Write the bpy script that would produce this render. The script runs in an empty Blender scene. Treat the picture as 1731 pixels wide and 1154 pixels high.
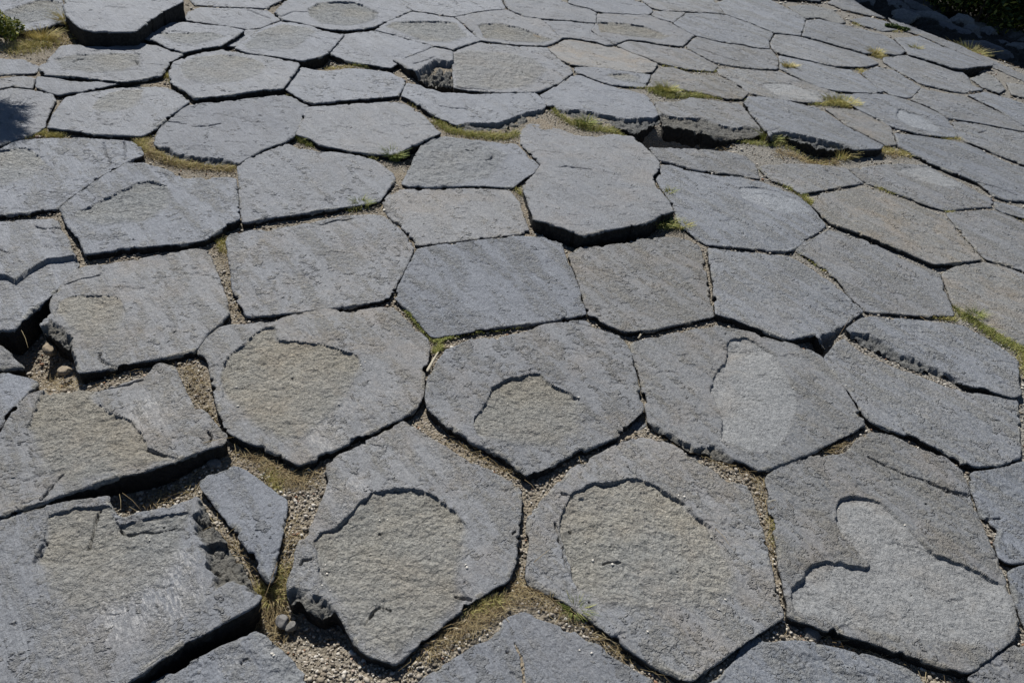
import bpy, math, random
import numpy as np
from mathutils import Vector, Matrix
R = math.radians
scene = bpy.context.scene
# ---------------------------------------------------------------- camera
CAM_H, PITCH, ROLL, FPX = 1.65, R(38), R(8), 1300.0      # photo is 1731 x 1154
cam_d = bpy.data.cameras.new('camera'); cam = bpy.data.objects.new('camera', cam_d)
scene.collection.objects.link(cam); scene.camera = cam
cam_d.sensor_width = 36; cam_d.lens = 36*FPX/1731; cam_d.clip_start = .02; cam_d.clip_end = 400
cam.matrix_world = Matrix.Translation((0, 0, CAM_H)) @ Matrix.Rotation(R(90)-PITCH, 4, 'X') @ Matrix.Rotation(ROLL, 4, 'Z')
# ---------------------------------------------------------------- sky and sun
SUN_AZ, SUN_EL = R(27), R(47)          # azimuth to the left of straight ahead
world = bpy.data.worlds.new('World'); scene.world = world; world.use_nodes = True
wn = world.node_tree; bg = wn.nodes['Background']
sky = wn.nodes.new('ShaderNodeTexSky'); sky.sky_type = 'NISHITA'; sky.sun_disc = False
sky.sun_elevation = SUN_EL; sky.sun_rotation = -SUN_AZ; sky.altitude = 2300; sky.air_density = 1; sky.dust_density = .3
wn.links.new(sky.outputs[0], bg.inputs[0]); bg.inputs[1].default_value = .05
sun_d = bpy.data.lights.new('sun', 'SUN'); sun_d.energy = 5.0; sun_d.angle = R(.53); sun_d.color = (1, .95, .88)
sun = bpy.data.objects.new('sun', sun_d); scene.collection.objects.link(sun)
TO_SUN = Vector((-math.sin(SUN_AZ)*math.cos(SUN_EL), math.cos(SUN_AZ)*math.cos(SUN_EL), math.sin(SUN_EL)))
sun.rotation_euler = TO_SUN.to_track_quat('Z', 'Y').to_euler(); sun.location = (0, 0, 20)
vs = scene.view_settings; vs.view_transform = 'Standard'; vs.look = 'None'; vs.exposure = .20; vs.gamma = 1
# ---------------------------------------------------------------- the pavement as surveyed: outlines in photo pixels,
# laid on the ground (unprojected) below; regions: h flaked hollow, l smooth pale hollow, s broken shelf, r rough top
# id: (outline, [ (kind, polygon, depth) ...], [cracks])
S={}
def s(k,o,r=(),c=()): S[k]=(o,list(r),list(c))
s('raised_tl',[(107,14),(113,26),(125,38),(140,49),(166,53),(200,53),(229,51),(239,44),(256,31),(273,20),(292,10),(309,3),(300,-25),(210,-40),(140,-35),(112,-10)])
s('tl0',[(-60,-5),(-20,-30),(60,-35),(100,-14),(107,10),(113,37),(96,39),(81,45),(58,50),(34,53),(0,53),(-60,45)],
 [('h',[(-60,40),(0,21),(30,11),(62,2),(90,1),(108,6),(100,32),(60,40),(0,42)],.014)])
s('t2',[(242,64),(260,51),(288,38),(312,36),(350,40),(385,45),(413,51),(394,64),(374,78),(346,81),(312,88),(286,81),(262,69),(250,66)],
 [('h',[(258,53),(290,54),(320,54),(362,55),(385,62),(368,72),(330,78),(290,74)],.01)])
s('t2b',[(375,78),(414,51),(441,49),(420,64),(398,80)])
s('t3',[(318,20),(340,12),(400,14),(450,17),(466,27),(475,33),(456,40),(441,47),(416,49),(350,39),(312,34)],[],[[(420,18),(440,25),(457,31)]])
s('t3u',[(318,-5),(330,8),(400,12),(450,14),(484,-4),(480,-20),(400,-30),(330,-24)])
s('t4',[(398,82),(400,76),(420,62),(439,50),(456,42),(475,36),(500,38),(530,44),(545,53),(582,57),(569,73),(556,88),(540,96),(512,102),(480,98),(452,94),(416,89)],
 [('h',[(436,54),(476,40),(520,46),(536,56),(520,72),(500,84),(450,86),(415,84),(412,76)],.006)])
s('t5',[(464,20),(486,0),(520,-14),(600,-22),(655,-12),(678,4),(696,18),(660,34),(629,46),(587,51),(556,50),(530,43),(500,36),(478,33)],
 [('h',[(521,16),(535,5),(561,3),(590,4),(613,8),(642,22),(640,32),(622,40),(590,45),(540,40),(524,28)],.016)],[[(477,27),(495,20),(520,20)]])
s('t6',[(582,58),(605,54),(634,51),(680,63),(733,78),(706,90),(684,99),(661,114),(630,109),(613,107),(587,102),(570,95),(556,89),(567,74)])
s('t6b',[(662,115),(683,100),(708,91),(733,80),(752,84),(762,86),(764,104),(767,150),(740,147),(712,139),(690,132),(680,125)],
 [('s',[(700,124),(722,110),(738,98),(757,104),(780,96),(780,170),(680,150),(655,112)],.075)],[[(700,108),(718,103),(735,96)]])
s('t7',[(634,49),(660,35),(696,20),(733,25),(767,30),(782,42),(800,58),(813,68),(790,75),(764,84),(751,80),(733,77),(680,62)],
 [('h',[(652,46),(663,38),(690,37),(725,35),(755,36),(774,40),(795,62),(760,74),(720,70),(680,58)],.014)])
s('t8',[(294,106),(320,95),(345,88),(374,84),(416,92),(452,97),(507,106),(494,128),(478,150),(440,152),(400,158),(360,164),(329,165),(308,150),(289,141),(286,122)],
 [('h',[(300,112),(330,96),(380,92),(430,100),(452,112),(448,124),(410,138),(350,144),(310,134)],.006)])
s('t9',[(508,112),(540,119),(561,120),(587,116),(629,118),(660,122),(686,135),(680,148),(673,161),(621,166),(582,169),(525,173),(504,164),(481,151),(494,132)])
s('t10',[(75,127),(65,114),(86,96),(104,78),(125,75),(146,78),(187,78),(234,71),(260,75),(289,86),(312,91),(289,104),(272,127),(250,131),(234,134),(208,138),(166,133),(125,127)],
 [('h',[(90,100),(130,92),(190,90),(236,90),(240,108),(210,122),(150,124),(100,118)],.008)],[[(122,104),(130,99),(142,98)],[(228,101),(236,112)]])
s('t11',[(62,130),(90,131),(117,136),(150,138),(182,136),(205,140),(169,148),(135,156),(99,160),(80,155),(62,149)])
s('t12',[(-60,125),(0,133),(39,128),(60,131),(54,151),(20,147),(0,150),(-60,160)])
s('t12b',[(-60,100),(0,98),(40,100),(66,112),(58,124),(30,124),(0,126),(-60,118)])
s('t13',[(0,154),(20,150),(52,154),(88,159),(93,168),(86,182),(78,200),(75,215),(52,226),(30,236),(0,246),(-60,262),(-60,165)])
s('t14',[(112,165),(140,158),(187,151),(226,147),(273,146),(302,157),(320,171),(306,181),(283,198),(260,219),(239,230),(224,229),(166,225),(112,218),(80,215),(86,203),(92,190),(101,177)],
 [('h',[(154,184),(166,168),(184,158),(215,152),(242,152),(245,166),(232,182),(196,191),(166,192)],.006)])
s('t15',[(322,177),(348,174),(377,172),(400,169),(426,165),(450,163),(478,161),(499,166),(521,178),(512,198),(504,216),(496,231),(483,239),(460,248),(439,257),(420,267),(403,276),(385,281),(360,284),(325,276),(290,268),(272,259),(263,252),(263,234),(270,216),(283,203),(302,185)],
 [('s',[(262,250),(285,248),(294,257),(340,264),(374,268),(398,273),(410,290),(360,300),(260,275)],.03)],[[(284,204),(300,207),(314,209)],[(325,213),(350,213),(373,208)]])
s('t16',[(521,180),(561,177),(621,175),(665,172),(681,174),(700,184),(712,192),(725,204),(735,216),(745,224),(712,239),(686,252),(670,260),(642,260),(598,256),(565,250),(540,244),(525,234),(501,227),(507,208),(514,194)])
s('t17',[(688,139),(710,143),(746,157),(769,157),(800,160),(852,158),(905,157),(914,166),(923,182),(915,196),(892,206),(870,214),(830,222),(790,224),(768,217),(752,203),(735,194),(718,184),(700,172),(678,161),(683,150)],
 [('s',[(760,220),(769,215),(780,208),(800,206),(839,207),(870,197),(899,187),(925,181),(935,215),(830,240),(760,232)],.03)],[[(745,180),(765,183),(790,184)]])
s('t18',[(811,71),(826,75),(852,76),(891,79),(914,80),(925,79),(931,89),(946,101),(964,114),(969,122),(946,140),(914,153),(904,156),(852,156),(816,154),(790,152),(768,148),(766,120),(764,90),(785,79)],
 [('r',[(764,90),(790,84),(860,90),(905,100),(925,120),(900,145),(850,152),(770,148)],.007)],[[(774,148),(800,150),(824,153)],[(882,122),(895,131),(915,136)]])
s('t19',[(770,29),(800,22),(857,17),(888,29),(912,31),(927,42),(949,65),(935,73),(920,77),(891,76),(852,73),(814,68),(800,54),(782,38)],
 [('h',[(808,42),(815,40),(845,40),(880,47),(912,58),(938,68),(915,74),(860,70),(820,64)],.014)],[])
s('t20',[(670,0),(684,9),(699,18),(733,23),(768,28),(803,20),(855,16),(847,0),(835,-15),(760,-25),(690,-15)])
s('t21',[(850,-2),(880,-12),(930,-8),(965,8),(998,16),(1008,22),(1008,38),(969,34),(912,31),(888,27),(860,16)])
s('t22',[(914,34),(969,36),(1006,40),(998,52),(1012,62),(1030,68),(1038,75),(1024,76),(1003,69),(966,64),(950,64),(930,44)])
s('t23',[(1010,24),(1030,23),(1060,24),(1099,27),(1135,39),(1155,50),(1174,60),(1153,78),(1112,73),(1086,69),(1062,67),(1040,74),(1012,61),(1000,50),(1009,39)],
 [('h',[(1011,37),(1047,39),(1086,43),(1112,52),(1135,62),(1120,68),(1060,63),(1015,55)],.016)])
s('t24',[(962,5),(960,-5),(1000,-18),(1060,-12),(1073,1),(1089,6),(1104,18),(1098,26),(1060,23),(1024,22),(1011,20),(998,14)])
s('t25',[(1107,19),(1135,19),(1159,21),(1148,30),(1138,38),(1112,31),(1100,26)])
s('t26',[(1090,4),(1080,-8),(1130,-22),(1195,-15),(1208,2),(1226,23),(1200,21),(1159,19),(1120,17),(1104,14)])
s('t27',[(1161,22),(1200,23),(1231,26),(1267,38),(1290,47),(1307,56),(1301,70),(1301,82),(1274,80),(1258,75),(1215,69),(1200,66),(1177,60),(1155,48),(1139,39)])
s('t28',[(1211,4),(1240,-6),(1290,-4),(1313,5),(1340,18),(1363,32),(1359,44),(1353,60),(1332,58),(1310,55),(1267,37),(1228,24)])
s('t28u',[(1213,-6),(1300,-6),(1385,1),(1430,-25),(1300,-32),(1215,-30)])
s('t29',[(1303,72),(1311,58),(1353,62),(1390,73),(1421,82),(1464,93),(1485,107),(1464,113),(1433,113),(1409,110),(1380,105),(1353,98),(1323,91),(1306,82)])
s('t30',[(1364,34),(1384,32),(1433,43),(1494,58),(1510,67),(1531,86),(1522,92),(1491,89),(1464,89),(1421,78),(1390,69),(1357,60)])
s('t31',[(1332,10),(1372,8),(1409,18),(1430,37),(1420,40),(1384,30),(1364,31),(1345,20)],[('r',[(1320,0),(1440,0),(1440,50),(1320,50)],.003)])
s('t32',[(1437,34),(1464,28),(1501,37),(1519,51),(1494,52),(1461,44)])
s('t33',[(1399,4),(1430,-10),(1450,5),(1467,15),(1498,31),(1464,25),(1427,16)])
s('t34',[(1512,64),(1553,61),(1590,77),(1629,92),(1655,102),(1679,110),(1660,111),(1628,116),(1611,114),(1568,101),(1537,91),(1531,83)])
s('t35',[(1502,30),(1540,44),(1629,80),(1690,107),(1731,125),(1790,152),(1780,165),(1731,137),(1690,118),(1629,91),(1590,75),(1553,59),(1518,46)])
s('t36',[(1494,96),(1534,93),(1568,104),(1600,112),(1623,118),(1638,130),(1642,142),(1662,152),(1629,156),(1608,153),(1562,143),(1537,130),(1494,104)])
s('t37a',[(1642,132),(1666,124),(1685,132),(1700,150),(1690,158),(1664,149)],[('r',[(1600,100),(1720,100),(1720,180),(1600,180)],.003)])
s('t37b',[(1702,139),(1731,143),(1770,152),(1745,168),(1712,160)],[('r',[(1600,100),(1820,100),(1820,180),(1600,180)],.003)])
s('t38',[(1637,160),(1666,156),(1700,165),(1731,175),(1790,192),(1790,232),(1731,210),(1708,198),(1691,187),(1660,171)])
s('t39',[(1541,167),(1559,149),(1599,158),(1629,161),(1654,173),(1691,190),(1731,212),(1770,228),(1731,221),(1703,216),(1629,202),(1605,199),(1568,179)])
s('t40',[(1458,123),(1482,113),(1510,118),(1537,135),(1557,147),(1548,157),(1539,166),(1507,160),(1476,142)])
s('t41',[(1318,94),(1353,100),(1396,111),(1439,118),(1455,127),(1476,143),(1494,154),(1482,156),(1445,156),(1412,153),(1384,146),(1347,131),(1320,115)])
s('t42',[(1178,62),(1200,67),(1215,71),(1258,78),(1274,82),(1304,84),(1315,98),(1316,117),(1286,116),(1255,113),(1215,107),(1190,97),(1170,86),(1160,79)],[],[[(1180,82),(1205,90),(1230,98),(1252,106)]])
s('t43',[(1212,116),(1255,115),(1286,119),(1317,121),(1345,133),(1372,142),(1412,156),(1425,165),(1402,171),(1366,174),(1347,172),(1300,165),(1268,157),(1240,138),(1217,124)],
 [('l',[(1288,142),(1300,139),(1340,142),(1375,155),(1392,168),(1350,168),(1310,158)],.008)])
s('t44',[(1044,76),(1062,70),(1086,73),(1112,76),(1138,81),(1156,82),(1185,96),(1214,112),(1206,120),(1164,117),(1125,109),(1112,105),(1078,92)])
s('t45',[(927,83),(940,76),(953,68),(966,68),(1003,73),(1026,79),(1050,81),(1081,95),(1112,107),(1107,115),(1102,121),(1086,123),(1034,117),(987,112),(966,109),(946,99)])
s('t46',[(972,114),(1008,114),(1060,120),(1100,126),(1096,136),(1092,146),(1073,146),(1034,142),(1005,133),(987,125),(972,121)],
 [('h',[(1023,127),(1035,124),(1060,124),(1087,130),(1080,140),(1050,138)],.012)])
s('t47',[(969,127),(982,127),(1021,141),(1060,152),(1091,160),(1102,173),(1115,192),(1117,206),(1104,213),(1073,225),(1050,220),(1034,216),(1000,212),(966,207),(946,196),(936,184),(927,179),(914,161),(930,151),(956,135)],
 [('s',[(930,178),(940,183),(982,185),(1024,194),(1060,201),(1085,200),(1107,199),(1125,190),(1130,230),(1070,240),(940,225)],.035)])
s('t48',[(1096,146),(1104,126),(1115,114),(1135,114),(1177,126),(1213,127),(1240,139),(1265,158),(1255,166),(1231,166),(1190,157),(1141,148),(1112,147)])
s('t49',[(1107,172),(1138,172),(1169,165),(1200,169),(1250,176),(1262,186),(1279,202),(1292,215),(1295,224),(1286,227),(1255,233),(1226,237),(1205,229),(1148,216),(1125,213),(1119,204),(1115,192)],
 [('s',[(1118,192),(1124,194),(1150,199),(1185,199),(1205,207),(1240,216),(1262,214),(1290,218),(1300,250),(1100,240)],.02)])
s('t50',[(1258,173),(1266,163),(1292,163),(1329,169),(1353,176),(1384,184),(1410,200),(1433,215),(1464,230),(1494,246),(1488,251),(1445,252),(1427,254),(1400,252),(1370,246),(1340,238),(1315,232),(1302,228),(1294,218),(1276,197)],
 [('s',[(1304,226),(1320,225),(1344,227),(1384,236),(1427,245),(1435,249),(1435,270),(1300,250)],.04)])
s('t51',[(1396,184),(1425,184),(1455,187),(1482,199),(1507,215),(1510,227),(1516,245),(1499,247),(1480,237),(1464,227),(1436,214),(1415,196)])
s('t52',[(1415,160),(1450,158),(1482,158),(1507,161),(1537,170),(1568,182),(1604,201),(1612,212),(1620,230),(1599,231),(1568,228),(1537,222),(1508,213),(1476,196),(1455,186),(1433,172)],
 [('l',[(1516,190),(1519,184),(1553,193),(1590,215),(1583,222),(1543,215),(1516,199)],.012)])
s('t53',[(1608,205),(1629,205),(1660,211),(1703,219),(1731,224),(1790,236),(1790,300),(1731,277),(1721,273),(1675,255),(1636,239),(1621,229),(1614,214)],[],[[(1655,224),(1668,221)]])
s('t54',[(1513,224),(1568,232),(1608,238),(1636,243),(1675,262),(1703,274),(1731,283),(1800,300),(1800,350),(1731,338),(1700,336),(1680,328),(1654,308),(1614,292),(1583,280),(1547,262),(1520,246)],[],[[(1654,308),(1690,318),(1724,330)]])
s('t55',[(1682,339),(1710,346),(1731,352),(1790,366),(1790,384),(1731,368),(1700,360),(1683,350)])
s('t56',[(1435,284),(1476,280),(1520,277),(1562,277),(1586,290),(1629,312),(1679,335),(1679,349),(1654,350),(1623,353),(1596,355),(1562,345),(1522,328),(1491,317),(1464,307),(1447,294)],
 [('l',[(1515,290),(1530,284),(1565,282),(1600,300),(1630,318),(1590,316),(1545,302)],.004)])
s('t57',[(1282,280),(1323,277),(1384,279),(1430,282),(1445,296),(1461,308),(1421,315),(1384,323),(1353,328),(1338,316),(1307,305),(1291,291)],[],[])
s('t58',[(1098,248),(1127,250),(1190,252),(1221,255),(1261,264),(1278,278),(1284,302),(1250,294),(1219,293),(1169,287),(1135,275),(1118,271),(1108,262)])
s('t59',[(1118,278),(1135,279),(1169,291),(1219,298),(1250,297),(1283,306),(1313,316),(1347,331),(1366,346),(1382,362),(1397,380),(1384,391),(1363,403),(1347,418),(1335,425),(1307,423),(1267,418),(1231,415),(1197,411),(1172,396),(1148,376),(1138,347),(1124,325),(1110,302),(1117,290)],
 [('l',[(1248,322),(1252,316),(1275,314),(1313,323),(1350,340),(1372,358),(1330,362),(1280,345),(1255,335)],.008)])
s('t60',[(1384,336),(1390,327),(1421,323),(1461,314),(1491,324),(1537,342),(1568,354),(1596,364),(1614,382),(1629,403),(1654,428),(1659,438),(1623,444),(1580,445),(1537,426),(1491,409),(1445,390),(1406,376),(1384,357),(1373,347)],[],[])
s('t61',[(1601,359),(1654,355),(1682,355),(1712,367),(1731,378),(1790,400),(1790,470),(1731,457),(1697,445),(1669,438),(1656,424),(1631,397),(1613,376)])
s('t62',[(1347,421),(1363,407),(1384,397),(1399,387),(1421,392),(1455,404),(1494,421),(1544,443),(1577,456),(1590,463),(1596,492),(1608,517),(1612,533),(1568,534),(1507,529),(1466,526),(1442,504),(1415,471),(1384,446),(1355,427)])
s('t63',[(1199,417),(1231,422),(1267,425),(1323,431),(1338,436),(1384,461),(1410,480),(1436,503),(1460,525),(1436,551),(1410,578),(1388,596),(1378,590),(1369,581),(1335,574),(1292,559),(1262,548),(1240,537),(1211,530),(1209,500),(1206,471),(1201,442)],
 [('s',[(1366,583),(1375,577),(1396,565),(1412,554),(1428,547),(1450,545),(1430,600),(1380,620)],.06)])
s('t64',[(1593,463),(1614,451),(1639,444),(1669,444),(1697,450),(1731,463),(1800,480),(1800,612),(1731,582),(1706,571),(1660,543),(1629,525),(1612,513),(1603,489)])
s('t65',[(1428,563),(1434,552),(1455,537),(1476,534),(1520,538),(1568,543),(1629,551),(1660,567),(1691,586),(1720,607),(1722,647),(1727,666),(1716,671),(1679,662),(1636,650),(1599,638),(1570,633),(1537,622),(1507,608),(1476,592),(1452,582)],
 [('s',[(1425,560),(1445,562),(1470,566),(1500,580),(1525,598),(1560,610),(1590,624),(1620,640),(1590,655),(1500,640),(1425,590)],.03)])
s('t66',[(1415,579),(1427,572),(1440,584),(1460,597),(1507,619),(1568,640),(1599,653),(1645,664),(1690,672),(1720,676),(1725,699),(1727,770),(1691,784),(1654,788),(1629,786),(1599,764),(1553,742),(1507,726),(1476,714),(1462,702),(1442,670),(1421,645),(1399,613),(1394,603)],[],[[(1672,707),(1680,712),(1690,709)]])
s('t67',[(1067,580),(1091,573),(1134,564),(1164,559),(1209,551),(1225,552),(1261,560),(1323,576),(1372,593),(1390,603),(1415,637),(1445,686),(1461,710),(1463,716),(1415,742),(1375,764),(1323,782),(1301,790),(1283,794),(1255,785),(1225,778),(1200,770),(1164,762),(1134,743),(1103,724),(1096,712),(1092,682),(1083,636),(1071,600)],
 [('l',[(1231,577),(1240,572),(1261,569),(1283,580),(1307,598),(1329,629),(1350,666),(1347,699),(1332,739),(1313,761),(1283,767),(1261,762),(1218,742),(1221,715),(1215,684),(1200,660),(1209,635),(1229,607)],.013),
  ('s',[(1094,712),(1104,718),(1150,742),(1175,758),(1200,752),(1240,772),(1262,790),(1200,790),(1100,760)],.02)])
s('t68',[(1644,797),(1675,793),(1715,783),(1731,779),(1800,765),(1800,948),(1731,950),(1706,953),(1688,942),(1683,915),(1690,895),(1675,882),(1662,872),(1652,850),(1646,830),(1641,812)],[],[[(1670,875),(1685,873),(1692,875)]])
s('t69',[(1706,966),(1731,957),(1800,955),(1800,1090),(1740,1065),(1727,1045),(1717,1012),(1710,990)])
s('t70',[(1313,786),(1345,777),(1372,770),(1399,770),(1428,766),(1442,753),(1455,737),(1476,728),(1507,734),(1547,756),(1599,774),(1627,797),(1640,825),(1643,845),(1657,880),(1682,940),(1701,987),(1714,1021),(1723,1052),(1715,1077),(1676,1109),(1636,1137),(1599,1128),(1553,1112),(1507,1097),(1446,1075),(1390,1060),(1366,1051),(1334,1040),(1334,1028),(1328,998),(1320,960),(1311,901),(1301,860),(1302,830),(1294,808)],
 [('l',[(1413,883),(1415,870),(1417,846),(1437,834),(1460,838),(1486,848),(1504,861),(1532,886),(1541,904),(1578,937),(1602,943),(1660,970),(1697,990),(1712,1021),(1716,1050),(1700,1080),(1640,1095),(1560,1085),(1450,1062),(1390,1048),(1345,1030),(1336,1000),(1348,985),(1363,972),(1364,960),(1381,949),(1415,949),(1461,959),(1476,956),(1458,941),(1430,907)],.016)],
 [[(1525,797),(1550,806),(1575,818),(1600,828),(1638,836)],[(1527,798),(1565,812),(1600,829),(1637,838)],[(1575,817),(1600,830),(1636,840)],[(1470,770),(1500,785),(1525,797)]])
s('t72',[(1262,1082),(1280,1077),(1292,1087),(1344,1080),(1384,1086),(1446,1102),(1492,1114),(1538,1132),(1560,1150),(1570,1210),(1180,1210),(1190,1158),(1237,1125)])
s('t73',[(1639,1144),(1660,1122),(1690,1105),(1722,1086),(1800,1062),(1800,1210),(1640,1210)])
s('t74',[(880,224),(890,212),(904,205),(917,203),(946,217),(966,225),(995,230),(1034,227),(1070,230),(1086,243),(1104,260),(1115,274),(1114,286),(1103,297),(1112,318),(1130,338),(1139,357),(1120,362),(1091,377),(1060,384),(1021,390),(985,397),(956,385),(922,373),(904,370),(896,349),(887,323),(885,312),(905,293),(915,278),(899,261),(881,244)],[],[[(946,283),(960,281),(985,284),(1001,286)]])
s('t75',[(712,246),(728,234),(748,231),(790,236),(850,240),(873,243),(890,261),(912,279),(902,292),(882,304),(868,315),(800,314),(738,316),(690,316),(680,311),(688,292),(699,271)],
 [('r',[(690,230),(800,232),(860,260),(830,300),(760,316),(680,316)],.006)],[[(788,254),(797,256),(806,250)],[(820,273),(830,268),(834,260)]])
s('t76',[(647,341),(662,325),(675,321),(764,319),(850,320),(862,321),(878,341),(891,379),(894,389),(878,395),(813,402),(756,409),(704,415),(686,390),(657,364)])
s('t77',[(402,280),(426,266),(468,250),(486,244),(504,252),(556,257),(598,262),(634,270),(660,286),(668,300),(665,308),(655,320),(642,340),(608,346),(530,357),(452,367),(411,376),(406,354),(404,302)])
s('t78',[(101,351),(117,338),(156,310),(190,290),(211,277),(247,276),(281,286),(312,299),(364,300),(398,299),(401,328),(405,369),(377,384),(348,404),(300,411),(260,415),(200,422),(156,428),(144,429),(135,406),(114,380)],
 [('h',[(123,364),(130,357),(182,333),(234,310),(257,306),(278,314),(289,324),(290,350),(250,375),(160,385),(128,372)],.012)])
s('t79',[(0,253),(20,243),(39,237),(117,231),(172,234),(224,239),(239,250),(242,263),(218,272),(190,288),(156,307),(114,337),(96,352),(52,358),(0,363),(-60,368),(-60,275)],
 [('h',[(-60,262),(34,250),(52,251),(66,262),(78,277),(60,300),(0,320),(-60,330)],.01)],[[(175,240),(180,262),(190,276)],[(209,240),(212,272)]])
s('t80',[(-60,378),(0,376),(52,371),(96,368),(101,385),(115,405),(122,425),(131,441),(112,460),(96,478),(78,494),(52,515),(30,537),(21,549),(0,549),(-60,550)],
 [('d',[(-60,462),(10,463),(15,466),(25,471),(47,453),(80,435),(100,434),(122,431),(150,440),(60,570),(-60,570)],.018)],
 [[(0,420),(8,425),(15,426)],[(60,378),(75,383),(90,379),(100,382)],[(62,380),(78,382),(98,381)]])
s('t81',[(127,455),(146,450),(221,441),(325,419),(351,422),(364,453),(380,497),(387,528),(373,545),(350,565),(331,591),(303,600),(261,606),(197,617),(134,629),(127,612),(124,592),(105,580),(78,565),(72,558),(82,545),(88,530),(85,512),(91,497),(104,479)],
 [('h',[(101,507),(117,500),(143,498),(192,501),(208,513),(214,529),(210,560),(150,580),(110,560),(92,530)],.009),
  ('s',[(70,555),(86,540),(100,548),(118,565),(126,590),(131,612),(120,615),(80,590)],.03)],
 [[(168,594),(175,608),(195,616)],[(110,480),(140,471),(168,465)]])
s('t82',[(385,396),(416,390),(468,385),(530,374),(582,364),(642,362),(658,370),(686,398),(700,420),(688,448),(670,479),(664,501),(642,509),(582,518),(504,526),(417,533),(411,520),(402,507),(392,484),(391,458),(386,432),(383,406)],
 [],[[(466,385),(500,379),(530,374),(555,364),(568,361)],[(540,380),(570,372),(597,368)],[(468,383),(530,372),(566,362)]])
s('t83',[(706,421),(756,411),(816,404),(886,398),(909,398),(950,409),(953,427),(966,453),(977,484),(988,523),(990,530),(956,538),(878,548),(849,551),(733,570),(718,557),(697,530),(672,508),(668,500),(678,476),(690,450)])
s('t84',[(962,430),(977,417),(1016,416),(1060,411),(1089,403),(1135,398),(1164,403),(1182,414),(1190,437),(1195,471),(1203,505),(1206,535),(1164,545),(1103,557),(1064,559),(1049,557),(997,532),(991,517),(980,479),(970,450)])
s('t85',[(891,559),(921,546),(967,541),(988,542),(1012,555),(1052,568),(1063,582),(1072,621),(1084,667),(1087,692),(1072,706),(1058,718),(1040,738),(982,761),(936,782),(897,803),(889,802),(861,776),(830,760),(800,748),(764,729),(722,686),(720,670),(723,639),(743,607),(755,592),(794,574),(849,570)],
 [('h',[(800,709),(815,688),(827,676),(830,655),(861,638),(912,630),(933,649),(955,661),(979,673),(988,697),(982,724),(952,755),(906,762),(845,755),(809,740)],.016)])
s('t86',[(334,594),(350,570),(370,554),(388,548),(418,546),(464,539),(500,530),(552,521),(588,526),(643,520),(667,522),(688,542),(721,572),(726,588),(718,627),(715,668),(703,690),(673,708),(612,735),(567,760),(512,784),(503,784),(461,763),(400,736),(384,727),(366,682),(357,636),(350,604)],
 [('h',[(395,594),(415,580),(421,570),(439,555),(464,549),(470,572),(479,575),(530,578),(564,587),(600,600),(610,612),(617,624),(605,650),(580,690),(540,730),(510,750),(470,750),(420,720),(380,680),(372,640),(378,610)],.014)],
 [[(582,521),(600,524),(595,527)]])
s('t87',[(73,659),(121,659),(170,655),(212,645),(249,633),(261,616),(273,612),(291,615),(303,636),(321,679),(349,697),(364,718),(383,734),(380,748),(349,758),(303,776),(261,791),(182,809),(130,827),(70,846),(30,860),(0,870),(-60,890),(-60,800),(0,734),(12,712),(32,684),(47,667)],
 [('h',[(73,655),(61,682),(57,697),(45,724),(52,758),(58,782),(70,803),(110,828),(180,812),(260,792),(300,778),(290,775),(252,761),(228,712),(190,700),(162,682),(158,676),(170,652),(120,645)],.014)],
 [[(105,804),(92,822),(70,846)],[(102,806),(90,823),(70,845)],[(250,760),(265,765),(280,772)],[(352,730),(356,738),(351,750)],[(170,655),(200,650),(240,638)]])
s('t88',[(-60,625),(0,628),(55,642),(66,646),(46,663),(28,686),(8,712),(0,724),(-60,760)])
s('t88b',[(-60,592),(0,583),(12,592),(20,604),(40,618),(0,622),(-60,620)])
s('t89',[(0,878),(67,855),(123,844),(172,838),(184,836),(186,850),(198,872),(245,863),(291,853),(322,844),(334,838),(345,862),(368,907),(393,938),(414,972),(441,1010),(429,1021),(368,1055),(307,1088),(267,1116),(215,1154),(170,1190),(100,1215),(-60,1215),(-60,895)],
 [('s',[(340,830),(332,848),(326,870),(334,910),(348,950),(360,985),(366,992),(384,985),(404,990),(430,1008),(450,1000),(400,900)],.035),
  ('h',[(77,872),(76,917),(57,950),(70,984),(86,1018),(98,1042),(150,1050),(220,1030),(280,990),(310,950),(320,900),(320,862),(260,872),(200,885),(180,850),(120,858)],.012)],
 [[(168,858),(158,880),(150,905),(148,925)],[(78,913),(68,930),(57,950)],[(200,888),(225,898),(265,896),(300,890)]])
s('t90',[(337,808),(364,798),(395,785),(412,790),(431,804),(461,826),(484,844),(482,877),(470,929),(463,970),(459,984),(452,980),(440,966),(418,925),(398,900),(368,857),(343,827)])
s('t91',[(682,710),(703,725),(749,753),(794,780),(851,801),(880,826),(881,855),(875,907),(872,947),(858,981),(799,1013),(737,1064),(707,1086),(670,1121),(640,1112),(615,1102),(596,1078),(582,1052),(567,1036),(545,1044),(520,1032),(498,1022),(488,1014),(487,996),(493,969),(505,917),(530,883),(546,840),(558,809),(548,792),(560,774),(597,759),(642,731)],
 [('h',[(532,913),(535,901),(566,889),(593,867),(610,848),(627,834),(661,826),(691,826),(715,830),(737,837),(768,864),(790,889),(796,917),(790,953),(777,999),(796,1010),(780,1030),(740,1064),(700,1092),(670,1120),(618,1098),(600,1070),(572,1030),(550,1000),(538,960)],.016),
  ('s',[(480,998),(500,992),(530,1003),(560,1018),(570,1040),(540,1060),(480,1030)],.03)],
 [[(618,1052),(622,1040),(645,1022),(660,1030)],[(770,1008),(785,1010),(797,1014)],[(508,952),(515,946),(526,943)]])
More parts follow.
